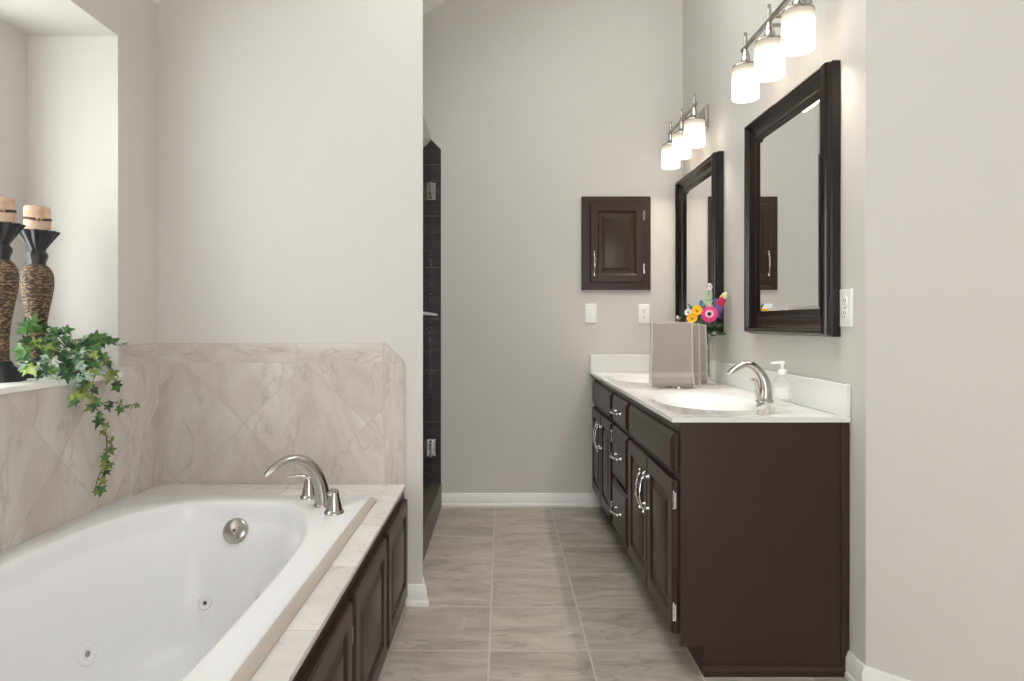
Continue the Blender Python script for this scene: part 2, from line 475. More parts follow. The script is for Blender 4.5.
bm = NB(); sweep(bm, [(-0.370, PW), (PEX, PW), (PEX - 0.026, PW + 0.12)], bb_prof()); struct(obj('baseboard_partition', bm, M['white_trim'], smooth=30))
bm = NB(); sweep(bm, [(RW, 2.012), (RW, CORN), (RW + L45, CORN - L45)], bb_prof()); struct(obj('baseboard_right', bm, M['white_trim'], smooth=30))

# ------------------------------------------------------------------ tub surround: wall tile
DECK, TT = 0.468, 1.012
TB = 0.9365
XL, XR1, XR2 = LW, -0.4536, -0.380
bm = NB(); y0, y1 = PW - 0.010, PW
box(bm, XL, XR1, y0, y1, DECK, TB, 0)
box(bm, XL, XR1, y0, y1, TB, TT, 1)
prism(bm, [(XR1, DECK), (XR2, DECK), (XR2, TT - 0.075), (XR1, TT)], 'y', y0, y1, 2)
struct(obj('trim_1', bm, [M['tile_partition'], M['tile_border'], M['tile_border_upright']], smooth=None))
bm = NB()
box(bm, LW, LW + 0.010, 0.45, PW - 0.01, DECK, SILL, 0)
box(bm, LW, LW + 0.010, NY1, PW - 0.01, SILL, TB, 0)
box(bm, LW, LW + 0.010, NY1, PW - 0.01, TB, TT, 1)
struct(obj('trim_2', bm, [M['tile_left'], M['tile_border_left']], smooth=None))
bm = NB(); box(bm, NX, LW + 0.016, NY0, NY1, SILL - 0.016, SILL + 0.002)
struct(obj('trim_3', bm, M['white_trim'], smooth=None, bevel=0.003))   # the niche's sill board

# ------------------------------------------------------------------ shower behind the partition
TX = -0.363
bm = NB()
prism(bm, [(-1.75, 0), (TX, 0), (TX, 2.12), (TX - 0.065, 2.187), (-1.75, 2.187)], 'y', BW - 0.012, BW)
box(bm, -1.75, -1.738, PW + 0.13, BW - 0.012, 0, 2.187)
prism(bm, [(-1.75, 0), (PEX - 0.045, 0), (PEX - 0.045, 2.12), (PEX - 0.11, 2.187), (-1.75, 2.187)], 'y', PW + 0.12, PW + 0.132)
struct(obj('trim_4', bm, M['slate'], smooth=None))
bm = NB(); box(bm, -0.48, -0.358, PW + 0.132, BW - 0.012, 0, 0.145)
struct(obj('trim_5', bm, M['slate_curb'], smooth=None, bevel=0.003))

GX = -0.423
t = thing('shower_door', 'frameless clear glass shower door with metal hinges on a dark tiled curb', 'shower door', (GX, BW - 0.012, 0.15))
bm = NB(); box(bm, GX - 0.004, GX + 0.004, PW + 0.16, BW - 0.016, 0.150, 2.20)
obj('glass_panel', bm, M['glass'], t, smooth=None)
for hz in (1.87, 0.35):
    bm = NB()
    box(bm, GX + 0.005, GX + 0.012, BW - 0.075, BW - 0.0125, hz - 0.045, hz + 0.045)
    box(bm, GX - 0.012, GX - 0.005, BW - 0.075, BW - 0.0125, hz - 0.045, hz + 0.045)
    box(bm, GX - 0.022, GX + 0.030, BW - 0.018, BW - 0.0115, hz - 0.05, hz + 0.05)
    obj('hinge', bm, M['nickel'], t, bevel=0.002)
bm = NB()
tube(bm, [(GX + 0.005, 2.98, 1.137), (GX + 0.05, 2.98, 1.137)], 0.008)
tube(bm, [(GX + 0.005, 3.62, 1.137), (GX + 0.05, 3.62, 1.137)], 0.008)
tube(bm, [(GX + 0.05, 2.93, 1.137), (GX + 0.05, 3.67, 1.137)], 0.0095, 14)
obj('towel_bar', bm, M['chrome'], t)

# ------------------------------------------------------------------ bathtub
def rect_hole(bm, x0, x1, y0, y1, z, cx, cy, loops, n=96, zskirt=None):
    """flat rectangle with an oval hole that runs down through loops (a, b, power, z, dx, dy)"""
    cor = [(x1, y1), (x0, y1), (x0, y0), (x1, y0)]
    angs = sorted(set([2 * PI * i / n for i in range(n)] + [math.atan2(py - cy, px - cx) % (2 * PI) for px, py in cor]))
    def rectpt(a):
        c, s = math.cos(a), math.sin(a); k = 1e9
        if c > 1e-9: k = min(k, (x1 - cx) / c)
        if c < -1e-9: k = min(k, (x0 - cx) / c)
        if s > 1e-9: k = min(k, (y1 - cy) / s)
        if s < -1e-9: k = min(k, (y0 - cy) / s)
        return (cx + c * k, cy + s * k)
    rings = []
    R = [rectpt(a) for a in angs]
    if zskirt is not None:
        rings.append([bm.verts.new((*p, zskirt)) for p in R])
        rings.append([bm.verts.new((*p, z - 0.004)) for p in R])
        q = []
        for p in R:
            q.append((min(max(p[0], x0 + 0.004), x1 - 0.004), min(max(p[1], y0 + 0.004), y1 - 0.004)))
        rings.append([bm.verts.new((*p, z)) for p in q])
    else:
        rings.append([bm.verts.new((*p, z)) for p in R])
    for (a, b, pw, zz, dx, dy) in loops:
        ring = []
        for t in angs:
            c, s = math.cos(t), math.sin(t)
            r = (abs(c / a) ** pw + abs(s / b) ** pw) ** (-1 / pw)
            ring.append(bm.verts.new((cx + dx + c * r, cy + dy + s * r, zz)))
        rings.append(ring)
    m = len(angs)
    for A, B in zip(rings, rings[1:]):
        for k in range(m):
            bm.faces.new([A[k], A[(k + 1) % m], B[(k + 1) % m], B[k]])
    bm.faces.new(rings[-1])

RIM = 0.485
TX0, TX1, TY0, TY1 = LW + 0.011, -0.461, 0.50, 2.29
TCX, TCY = -0.895, 1.395
loops = [(0.363, 0.812, 3.2, RIM, 0, 0), (0.358, 0.808, 3.2, RIM - 0.0012, 0, 0), (0.352, 0.803, 3.2, RIM - 0.0055, 0, 0), (0.347, 0.799, 3.2, RIM - 0.013, 0, 0), (0.343, 0.796, 3.2, RIM - 0.026, 0, 0),
         (0.334, 0.790, 3.1, RIM - 0.056, 0, 0), (0.331, 0.788, 3.1, RIM - 0.063, 0, 0), (0.325, 0.784, 3.1, RIM - 0.069, 0, 0), (0.312, 0.774, 3.0, RIM - 0.086, 0, 0), (0.292, 0.752, 3.0, RIM - 0.13, 0, 0), (0.268, 0.712, 3.0, RIM - 0.23, 0, 0),
         (0.248, 0.67, 2.9, RIM - 0.33, 0, 0), (0.228, 0.64, 2.8, RIM - 0.385, 0, 0), (0.195, 0.60, 2.6, RIM - 0.415, 0, 0), (0.12, 0.45, 2.4, RIM - 0.425, 0, 0), (0.03, 0.1, 2, RIM - 0.43, 0, 0)]
tub = thing('bathtub', 'white jetted drop-in bathtub set in the tiled deck', 'bathtub', (TCX, TCY, 0.04))
bm = NB(); rect_hole(bm, TX0, TX1, TY0, TY1, RIM, TCX, TCY, loops, 128, zskirt=DECK + 0.001)
bm.normal_update(); bm.verts.ensure_lookup_table(); bm.faces.ensure_lookup_table()
bvh = BVHTree.FromBMesh(bm)
obj('shell', bm, M['tub'], tub, smooth=50)
EYE = Vector((0, 0, CAMZ))
def on_tub(px, py):
    d = Vector(((px - CX) / F, 1, (CY - py) / F)).normalized()
    loc, nrm, *_ = bvh.ray_cast(EYE, d)
    if nrm.dot(d) > 0: nrm = -nrm
    return loc, nrm
c, n = on_tub(236, 531)
bm = NB(); lathe_dir(bm, [(0.041, -0.004), (0.042, 0.004), (0.040, 0.010), (0.034, 0.014), (0.012, 0.0165), (0.002, 0.017)], c, n, 36)
ov = obj('overflow_plate', bm, M['nickel'], tub)
bm = NB(); lathe_dir(bm, [(0.004, 0.0155), (0.004, 0.0185)], c, n, 12)
obj('screw', bm, M['slot'], ov)
bm = NB()
up = (Vector((0, 0, 1)) - n * n.z).normalized(); sd = up.cross(n)
pts = []
for k in range(17):
    a = 2 * PI * k / 16
    pts.append(c + up * (0.062 + 0.0025 * math.sin(a)) + sd * 0.013 * math.cos(a) + n * 0.0012)
tube(bm, pts, 0.0011, 6, cap=False)
tube(bm, [c + up * 0.0605 + sd * -0.007 + n * 0.0012, c + up * 0.0635 + n * 0.0012, c + up * 0.0605 + sd * 0.007 + n * 0.0012], 0.0010, 6)
obj('emblem', bm, pmat('grey_print', (0.42, 0.44, 0.47), 0.5), tub)
for px, py, R in ((205, 603, 0.021), (None, None, 0.021), (87, 654, 0.032)):
    if px: c, n = on_tub(px, py)
    else:
        e0 = Vector((-0.895, 1.395, 0.215)); dd = (Vector((-0.775, 2.05, 0.215)) - e0).normalized()
        c, n, *_ = bvh.ray_cast(e0, dd)
        if n.dot(dd) > 0: n = -n
    bm = NB(); lathe_dir(bm, [(R, -0.004), (R, 0.002), (R * 0.9, 0.0045), (R * 0.5, 0.0035), (R * 0.42, 0.001)], c, n, 28)
    j = obj('jet', bm, M['tub'], tub)
    bm = NB(); lathe_dir(bm, [(R * 0.28, 0.0005), (R * 0.25, 0.003), (R * 0.1, 0.0032)], c, n, 16)
    obj('nozzle', bm, M['black_gap'] if R < 0.03 else M['nickel'], j)

# tiled deck around the tub
bm = NB()
prism(bm, [(LW + 0.010, PW - 0.010), (LW + 0.010, TY1 + 0.001), (TX1 + 0.001, TY1 + 0.001), (TX1 + 0.001, 0.45), (-0.372, 0.45), (-0.372, PW - 0.010)], 'z', 0.454, DECK)
dk = tag(obj('tub_deck', bm, M['tile_deck'], loc=(-0.41, 1.5, 0.454), smooth=None, bevel=0.002), 'greige tiled ledge running along the side and end of the white bathtub', 'tub deck')
bm = NB(); prism(bm, [(TX1 + 0.0012, DECK + 0.0003), (-0.438, DECK + 0.0003), (-0.4385, DECK + 0.004), (-0.449, DECK + 0.013), (TX1 + 0.0012, RIM - 0.0005)], 'y', 0.45, TY1 - 0.02)
obj('edge_trim', bm, pmat('beige_edge_strip', (0.50, 0.43, 0.37), 0.5, noise=0.08, nscale=12), dk, smooth=30)

# panelled apron under the deck
ap = thing('tub_apron', 'dark espresso panelled wood front under the tiled tub ledge', 'cabinet', (-0.42, 1.5, 0))
AX = -0.380
bm = NB(); box(bm, -0.448, AX, 0.45, PW - 0.001, 0, 0.453)
obj('face_frame', bm, M['espresso'], ap, bevel=0.002)
for (a, b) in ((2.075, 2.485), (1.605, 2.035), (1.13, 1.57), (0.66, 1.095)):
    bm = NB(); panel(bm, (AX + 0.0005, a, 0.05), (0, 1, 0), (0, 0, 1), (1, 0, 0), b - a, 0.368, DOOR(0.052))
    d = obj('door', bm, M['espresso'], ap, smooth=25)
    if b > 1.2:
        bm = NB()
        hy = b + 0.003 if b < 2.0 else a - 0.003
        tube(bm, [(AX + 0.010, hy, 0.30), (AX + 0.010, hy, 0.345)], 0.004, 10)
        box(bm, AX + 0.0006, AX + 0.006, hy - 0.005, hy + 0.010, 0.302, 0.343)
        obj('hinge', bm, M['nickel'], d)

# tub faucet: spout between two lever handles on the tub's corner
t = thing('tub_faucet', 'brushed nickel arched tub filler with two lever handles on the tub corner', 'faucet', (-0.595, 2.155, RIM))
B = Vector((-0.595, 2.155, RIM)); d = Vector((-0.80, -0.60, 0)); Z = Vector((0, 0, 1))
ctrl = [B, B + d * 0.003 + Z * 0.05, B + d * 0.02 + Z * 0.105, B + d * 0.052 + Z * 0.147, B + d * 0.092 + Z * 0.164, B + d * 0.130 + Z * 0.160, B + d * 0.166 + Z * 0.141, B + d * 0.186 + Z * 0.124]
P = spline(ctrl, 7)
R = lerp_list([(0.026, 0.025), (0.0245, 0.024), (0.023, 0.022), (0.0215, 0.019), (0.021, 0.0165), (0.0205, 0.014), (0.0185, 0.0105), (0.016, 0.007)], len(P))
bm = NB(); tube(bm, P, R, 24, up=(d.x * -1, d.y * -1, 0))
lathe(bm, [(0.029, 0.0), (0.029, 0.004), (0.025, 0.009), (0.023, 0.012)], B.x, B.y, B.z, 32)
obj('spout', bm, M['nickel'], t, smooth=60)
for (hx, hy, dirv) in ((-0.668, 2.252, Vector((-0.95, -0.3, 0))), (-0.535, 2.072, Vector((0.05, -1.0, 0)))):
    H = Vector((hx, hy, RIM))
    bm = NB(); lathe(bm, [(0.031, 0), (0.031, 0.005), (0.027, 0.008), (0.0255, 0.012), (0.022, 0.03), (0.0165, 0.052), (0.0145, 0.064), (0.013, 0.071), (0.007, 0.076)], hx, hy, RIM, 32)
    hd = obj('handle', bm, M['nickel'], t, smooth=60)
    dv = dirv.normalized()
    P = spline([H + Z * 0.060, H + Z * 0.074 + dv * 0.012, H + Z * 0.079 + dv * 0.035, H + Z * 0.078 + dv * 0.062, H + Z * 0.075 + dv * 0.072], 5)
    bm = NB(); tube(bm, P, lerp_list([(0.012, 0.008), (0.0115, 0.007), (0.0095, 0.0045), (0.009, 0.0035), (0.006, 0.002)], len(P)), 14, up=(0, 0, 1))
    obj('lever', bm, M['nickel'], hd, smooth=60)

# ------------------------------------------------------------------ vanity
VX, VY0, VY1, VT = 0.553, 2.013, 3.868, 0.783
v = thing('vanity_cabinet', 'long dark espresso double vanity cabinet with raised panel doors along the right wall', 'vanity', (0.8, 2.94, 0))
KX, KZ = 0.622, 0.0885
bm = NB()
box(bm, VX, VX + 0.02, VY0 + 0.018, VY1, KZ, VT)
box(bm, VX + 0.02, RW - 0.02, VY0 + 0.018, VY1, KZ, KZ + 0.02)
box(bm, RW - 0.02, RW - 0.001, VY0 + 0.018, VY1, 0, VT)
box(bm, VX + 0.02, RW - 0.02, VY1 - 0.018, VY1, KZ + 0.02, VT)
box(bm, KX, KX + 0.02, VY0 + 0.018, VY1, 0, KZ)
obj('body', bm, M['espresso'], v, smooth=None)
bm = NB()
prism(bm, [(VX, KZ), (KX, KZ), (KX, 0), (RW - 0.001, 0), (RW - 0.001, VT), (VX, VT)], 'y', VY0, VY0 + 0.017)
obj('side_panel', bm, M['espresso'], v, smooth=None, bevel=0.0015)
bm = NB(); box(bm, RW - 0.026, RW - 0.002, VY0 - 0.006, VY0 - 0.0003, 0.03, VT)
obj('scribe_strip', bm, M['espresso'], v, smooth=None, bevel=0.0015)
bm = NB()
prism(bm, [(VY0 - 0.0003, 0), (VY0 - 0.012, 0), (VY0 - 0.012, 0.018), (VY0 - 0.006, 0.028), (VY0 - 0.0003, 0.031)], 'x', KX + 0.0, RW - 0.016)
obj('shoe_moulding', bm, M['espresso'], v, smooth=30)

def bow_pull(p0, p1, N, name='pull', parent=None):
    """arched bar pull between two feet; N points out of the face"""
    p0, p1, N = Vector(p0), Vector(p1), Vector(N)
    ax = (p1 - p0).normalized(); L = (p1 - p0).length
    bm = NB()
    ctrl = [p0 + N * 0.018, p0 + N * 0.024 + ax * 0.008, p0 + N * 0.031 + ax * L * 0.3, p0 + N * 0.033 + ax * L * 0.5, p0 + N * 0.031 + ax * L * 0.7, p1 + N * 0.024 - ax * 0.008, p1 + N * 0.018]
    P = spline(ctrl, 6)
    tube(bm, P, lerp_list([0.005, 0.0055, 0.0046, 0.0055, 0.0066, 0.0055, 0.0046, 0.0055, 0.005], len(P)), 12)
    for p, s in ((p0, -1), (p1, 1)):
        lathe_dir(bm, [(0.0075, 0.0), (0.0075, 0.003), (0.0045, 0.006), (0.0045, 0.014), (0.006, 0.018), (0.0045, 0.022), (0.001, 0.024)], p, N, 14)
        q = p + N * 0.018 + ax * s * 0.002
        lathe_dir(bm, [(0.001, 0.0), (0.004, 0.002), (0.0045, 0.005), (0.006, 0.008), (0.007, 0.011), (0.006, 0.014), (0.001, 0.0165)], q, ax * s, 14)
    return obj(name, bm, M['chrome'], parent, smooth=60)

def hinge(x, y, z, parent, N=(-1, 0, 0)):
    bm = NB()
    box(bm, x - 0.0035, x + 0.0, y - 0.009, y + 0.009, z - 0.026, z + 0.026)
    for dz in (-0.016, 0, 0.016):
        tube(bm, [(x - 0.005, y + 0.000, z + dz - 0.0075), (x - 0.005, y + 0.000, z + dz + 0.0075)], 0.0042, 10)
    for s in (-1, 1):
        lathe(bm, [(0.003, 0), (0.0045, s * 0.003), (0.001, s * 0.007)], x - 0.005, y, z + s * 0.0235, 10)
    return obj('hinge', bm, M['chrome'], parent)

DX = VX - 0.0005
Ux, Vz, Nx = (0, 1, 0), (0, 0, 1), (-1, 0, 0)
for (a, b, hs) in ((2.042, 2.393, -1), (2.399, 2.750, 1), (3.200, 3.522, -1), (3.528, 3.850, 1)):
    bm = NB(); panel(bm, (DX, a, 0.113), Ux, Vz, Nx, b - a, 0.482, DOOR(0.055))
    dr = obj('door', bm, M['espresso'], v, smooth=25)
    hy = b - 0.028 if hs < 0 else a + 0.028
    bow_pull((DX - 0.019, hy, 0.415), (DX - 0.019, hy, 0.530), Nx, 'pull', dr)
    for hz in (0.535, 0.185):
        hinge(DX - 0.009, a - 0.0045 if hs < 0 else b + 0.0045, hz, dr)
for (z0, z1) in ((0.615, 0.745), (0.357, 0.597), (0.113, 0.343)):
    bm = NB(); panel(bm, (DX, 2.795, z0), Ux, Vz, Nx, 0.36, z1 - z0, SLAB)
    dr = obj('drawer', bm, M['espresso'], v, smooth=25)
    zc = (z0 + z1) / 2
    bow_pull((DX - 0.019, 2.918, zc), (DX - 0.019, 3.032, zc), Nx, 'pull', dr)
for (a, b) in ((2.042, 2.750), (3.200, 3.850)):
    bm = NB(); panel(bm, (DX, a, 0.615), Ux, Vz, Nx, b - a, 0.130, SLAB)
    obj('false_front', bm, M['espresso'], v, smooth=25)

# countertop with two integral bowls
CT, CX0, CX1, CY0, CY1 = 0.800, 0.523, RW - 0.001, 1.999, 3.869
ct = thing('countertop', 'white cultured marble vanity top with two integral oval bowls', 'countertop', (0.8, 2.94, VT))
bm = NB()
YM = 2.93
bowl = lambda dx: [(0.200, 0.275, 2.0, CT, dx, 0), (0.192, 0.266, 2.0, CT - 0.004, dx, 0), (0.178, 0.25, 2.0, CT - 0.014, dx, 0), (0.165, 0.235, 2.0, CT - 0.022, dx, 0), (0.158, 0.226, 2, CT - 0.03, dx, 0), (0.145, 0.21, 2, CT - 0.06, dx, 0), (0.12, 0.175, 2, CT - 0.10, dx, 0), (0.08, 0.12, 2, CT - 0.125, dx, 0), (0.02, 0.02, 2, CT - 0.135, dx, 0)]
rect_hole(bm, CX0, CX1, CY0, YM, CT, 0.765, 2.42, bowl(0), 80)
rect_hole(bm, CX0, CX1, YM, CY1, CT, 0.765, 3.40, bowl(0), 80)
obj('top', bm, M['counter'], ct, smooth=40)
bm = NB()
prism(bm, [(CX0, CY0), (CX1, CY0), (CX1, CY0 + 0.03), (CX0 + 0.03, CY0 + 0.03), (CX0 + 0.03, CY1), (CX0, CY1)], 'z', VT + 0.0005, CT - 0.0002)
obj('edge', bm, M['counter'], ct, smooth=None, bevel=0.002)
bm = NB(); box(bm, RW - 0.021, RW - 0.001, CY0, CY1 - 0.021, CT, CT + 0.102)
obj('backsplash', bm, M['counter'], ct, smooth=30, bevel=0.003)
bm = NB(); box(bm, CX0, RW - 0.001, CY1 - 0.020, CY1, CT, CT + 0.102)
obj('side_splash', bm, M['counter'], ct, smooth=30, bevel=0.003)
for yc in (2.42, 3.40):
    bm = NB(); lathe(bm, [(0.022, -0.134), (0.022, -0.131), (0.019, -0.129), (0.004, -0.1285)], 0.765, yc, CT, 24)
    obj('drain', bm, M['nickel'], ct)

# single handle faucets
def sink_faucet(Y, label):
    x = 0.965
    B = Vector((x, Y, CT)); t = thing('sink_faucet', label, 'faucet', B, 'sink faucets')
    bm = NB()
    lathe(bm, [(0.031, 0), (0.031, 0.004), (0.027, 0.010), (0.0245, 0.02)], x, Y, CT, 32)
    obj('base', bm, M['nickel'], t, smooth=60)
    d = Vector((-1, -0.10, 0)).normalized()
    P = spline([B + Z * 0.015, B + Z * 0.055 - d * 0.001, B + Z * 0.095 + d * 0.012, B + Z * 0.128 + d * 0.040, B + Z * 0.139 + d * 0.072, B + Z * 0.128 + d * 0.105, B + Z * 0.112 + d * 0.128, B + Z * 0.104 + d * 0.140], 7)
    bm = NB(); tube(bm, P, lerp_list([(0.0265, 0.0265), (0.024, 0.023), (0.020, 0.0185), (0.0165, 0.015), (0.015, 0.0125), (0.0155, 0.0105), (0.0165, 0.009), (0.0145, 0.006)], len(P)), 22, up=(1, 0, 0))
    obj('spout', bm, M['nickel'], t, smooth=60)
    e = Vector((-0.92, -0.40, 0)).normalized()
    P = spline([B + Z * 0.008 + e * 0.024, B + Z * 0.030 + e * 0.032, B + Z * 0.058 + e * 0.036, B + Z * 0.079 + e * 0.045, B + Z * 0.086 + e * 0.060, B + Z * 0.080 + e * 0.072], 6)
    bm = NB(); tube(bm, P, lerp_list([(0.011, 0.008), (0.0095, 0.007), (0.008, 0.006), (0.008, 0.0055), (0.009, 0.005), (0.008, 0.004)], len(P)), 12)
    obj('lever', bm, M['nickel'], t, smooth=60)
    return t
f1 = sink_faucet(2.388, 'brushed nickel single handle faucet beside the soap bottle')
dup(f1, (0.965, 3.40, CT), 'brushed nickel single handle faucet on the sink behind the hand towels', 'sink faucets')

# ------------------------------------------------------------------ framed mirrors
def mirror(y0, y1, label):
    zb, zt = 1.046, 1.924
    w, h = y1 - y0, zt - zb
    t = thing('framed_mirror', label, 'mirror', (RW, (y0 + y1) / 2, zb), 'mirrors above the vanity')
    prof = [(0.0, 0.0), (0.0, 0.026), (0.004, 0.030), (0.004, 0.040), (0.006, 0.048), (0.011, 0.054), (0.017, 0.055), (0.022, 0.052), (0.025, 0.046), (0.032, 0.0405),
            (0.042, 0.034), (0.052, 0.0295), (0.062, 0.0275), (0.063, 0.0305), (0.068, 0.0325), (0.073, 0.031), (0.075, 0.0275), (0.090, 0.0215), (0.092, 0.020)]
    bm = NB(); panel(bm, (RW - 0.0005, y0, zb), Ux, Vz, Nx, w, h, prof, fill=False, back=False)
    obj('frame', bm, M['mirror_frame'], t, smooth=35)
    bm = NB(); panel(bm, (RW - 0.0005, y0 + 0.088, zb + 0.088), Ux, Vz, Nx, w - 0.176, h - 0.176, [(0, 0.012), (0, 0.0195), (0.014, 0.0215)])
    obj('glass', bm, M['mirror'], t, smooth=None)
    return t
m1 = mirror(2.062, 2.750, 'larger looking dark framed wall mirror above the near sink and faucet')
m1['label'] = 'dark wood framed wall mirror above the sink with the soap bottle'
dup(m1, (RW, 3.15 + 0.344, 1.046), 'dark wood framed wall mirror behind the flowers, next to the back wall', 'mirrors above the vanity')

# ------------------------------------------------------------------ vanity lights
def vanity_light(ys, label):
    x, zb = 0.950, 1.964
    ym = ys[1]
    t = thing('vanity_light', label, 'wall light', (RW, ym, 2.165), 'vanity lights')
    bm = NB()
    panel(bm, (RW - 0.0005, ym - 0.062, 2.165 - 0.06), Ux, Vz, Nx, 0.124, 0.12, [(0, 0), (0, 0.010), (0.006, 0.018), (0.012, 0.020)])
    obj('backplate', bm, M['nickel'], t, smooth=30, bevel=0.002)
    for s in (-1, 1):
        bm = NB(); tube(bm, [(RW - 0.019, ym + s * 0.035, 2.165), (x, ym + s * 0.035, 2.165)], 0.0075, 12)
        obj('arm', bm, M['nickel'], t)
    bm = NB(); tube(bm, [(x, ys[0] - 0.03, 2.165), (x, ys[2] + 0.03, 2.165)], 0.0095, 16)
    obj('bar', bm, M['nickel'], t)
    for y in ys:
        bm = NB()
        lathe(bm, [(0.004, 0.058), (0.0065, 0.056), (0.0065, 0.045), (0.005, 0.042), (0.0065, 0.038), (0.0085, 0.02), (0.0085, -0.015), (0.013, -0.022), (0.015, -0.035), (0.020, -0.055), (0.036, -0.066), (0.049, -0.073), (0.050, -0.079)], x, y, 2.165, 28)
        sk = obj('socket', bm, M['nickel'], t, smooth=50)
        bm = NB()
        h = 2.087 - zb
        lathe(bm, [(0.040, h), (0.048, h - 0.002), (0.0505, h - 0.008), (0.0505, 0.012), (0.050, 0.004), (0.0495, 0.0), (0.0475, 0.002), (0.047, 0.012), (0.047, h - 0.012), (0.038, h - 0.008)], x, y, zb, 36, cap=(True, True))
        obj('shade', bm, M['shade'], sk, smooth=50)
        bm = NB(); lathe(bm, [(0.002, -0.022), (0.014, -0.018), (0.021, -0.006), (0.022, 0.004), (0.018, 0.018), (0.012, 0.03), (0.010, 0.05)], x, y, zb + 0.062, 20)
        obj('bulb', bm, M['bulb'], sk, smooth=60)
    return t
s1 = vanity_light((2.085, 2.310, 2.535), 'brushed nickel three light vanity fixture above the mirror with the cabinet reflection')
s1['label'] = 'nickel three light wall fixture above the mirror nearest the camera'
dup(s1, (RW, 3.435, 2.165), 'nickel three light wall fixture above the mirror next to the back wall', 'vanity lights')

# ------------------------------------------------------------------ medicine cabinet, switches, outlets
mc = thing('medicine_cabinet', 'small dark espresso medicine cabinet mounted on the back wall', 'cabinet', (0.676, BW, 1.286))
K = BW / F
mx0, mx1, mz0, mz1 = 79.3 * K, 148 * K, CAMZ + 33 * K, CAMZ + 126 * K
U, V, N = (1, 0, 0), (0, 0, 1), (0, -1, 0)
bm = NB(); panel(bm, (mx0, BW - 0.0005, mz0), U, V, N, mx1 - mx0, mz1 - mz0, [(0, 0), (0, 0.017), (0.003, 0.020)])
obj('face_frame', bm, M['espresso'], mc, smooth=30)
dx0, dx1, dz0, dz1 = 87.6 * K, 140.2 * K, CAMZ + 40.5 * K, CAMZ + 118.5 * K
bm = NB(); panel(bm, (dx0, BW - 0.0206, dz0), U, V, N, dx1 - dx0, dz1 - dz0, DOOR(0.048))
md = obj('door', bm, M['espresso'], mc, smooth=25)
bow_pull((dx0 + 0.020, BW - 0.0396, dz0 + 0.05), (dx0 + 0.020, BW - 0.0396, dz0 + 0.165), N, 'pull', md)
for hz in (dz1 - 0.07, dz0 + 0.08):
    bm = NB()
    box(bm, dx1 - 0.002, dx1 + 0.010, BW - 0.031, BW - 0.0204, hz - 0.028, hz + 0.028)
    tube(bm, [(dx1 + 0.003, BW - 0.032, hz - 0.03), (dx1 + 0.003, BW - 0.032, hz + 0.03)], 0.0045, 10)
    obj('hinge', bm, M['chrome'], md)

def plate(name, label, cat, O, U, V, N, w, h, kind, grp=None):
    O, U, V, N = map(Vector, (O, U, V, N))
    t = thing(name, label, cat, O, grp)
    bm = NB(); panel(bm, O - U * w / 2 - V * h / 2 + N * 0.0003, U, V, N, w, h, [(0, 0), (0, 0.003), (0.003, 0.0055), (0.005, 0.006)])
    obj('cover_plate', bm, M['plate'], t, smooth=30)
    if kind == 'rocker':
        bm = NB(); panel(bm, O - U * 0.016 - V * 0.033 + N * 0.006, U, V, N, 0.032, 0.066, [(0, 0), (0, 0.001), (0.001, 0.0025), (0.014, 0.0045)])
        obj('rocker', bm, M['plate'], t, smooth=30)
        for s in (-1, 1):
            bm = NB(); lathe_dir(bm, [(0.0032, 0.0058), (0.0028, 0.0072)], O + V * s * 0.048, N, 10)
            obj('screw', bm, M['plate'], t)
    else:
        for s in (-1, 1):
            c = O + V * s * 0.0195
            bm = NB(); lathe_dir(bm, [(0.0168, 0.0058), (0.0168, 0.0075), (0.016, 0.0082)], c, N, 24)
            r = obj('receptacle', bm, M['plate'], t, smooth=30)
            bm = NB()
            for q in (-1, 1):
                panel(bm, c + U * (q * 0.0062 - 0.0012) + V * (-0.001) + N * 0.0078, U, V, N, 0.0024, 0.009, [(0, 0), (0, 0.0008)])
            lathe_dir(bm, [(0.0026, 0.0078), (0.0026, 0.0086)], c - V * 0.0078, N, 10)
            obj('slots', bm, M['slot'], r, smooth=None)
        bm = NB(); lathe_dir(bm, [(0.0032, 0.0058), (0.0028, 0.0072)], O, N, 10)
        obj('screw', bm, M['nickel'], t)
    return t
plate('light_switch', 'white rocker light switch on the back wall below the medicine cabinet', 'switch', (88.7 * K, BW, CAMZ + 9.5 * K), (1, 0, 0), Vz, (0, -1, 0), 0.068, 0.116, 'rocker')
plate('wall_outlet', 'white duplex outlet on the back wall beside the switch', 'outlet', (141.7 * K, BW, CAMZ + 9 * K), (1, 0, 0), Vz, (0, -1, 0), 0.068, 0.116, 'outlet', 'wall outlets')
plate('wall_outlet', 'white duplex outlet on the right wall at the edge of the mirror frame', 'outlet', (RW, 2.025, 1.137), (0, 1, 0), Vz, (-1, 0, 0), 0.070, 0.118, 'outlet', 'wall outlets')

# ------------------------------------------------------------------ things on the counter
M['towel'] = pmat('taupe_terry', (0.335, 0.30, 0.28), 0.95, noise=0.12, nscale=160, bump=1.0, bscale=420, spec=0.1)
M['towel_band'] = pmat('taupe_flat_weave', (0.40, 0.36, 0.335), 0.9, noise=0.05, nscale=200, spec=0.1)
M['hem'] = pmat('beige_hem', (0.52, 0.465, 0.41), 0.9, noise=0.05, nscale=120, spec=0.1)
st = thing('towel_stand', 'small nickel countertop towel stand with a ball finial carrying folded hand towels', 'towel stand', (0.80, 2.96, CT))
bm = NB(); lathe(bm, [(0.055, 0), (0.055, 0.006), (0.045, 0.011), (0.012, 0.015)], 0.80, 2.96, CT, 32); obj('base', bm, M['nickel'], st)
bm = NB(); tube(bm, [(0.80, 2.96, CT + 0.012), (0.80, 2.96, CT + 0.298)], 0.005, 12); obj('post', bm, M['nickel'], st)
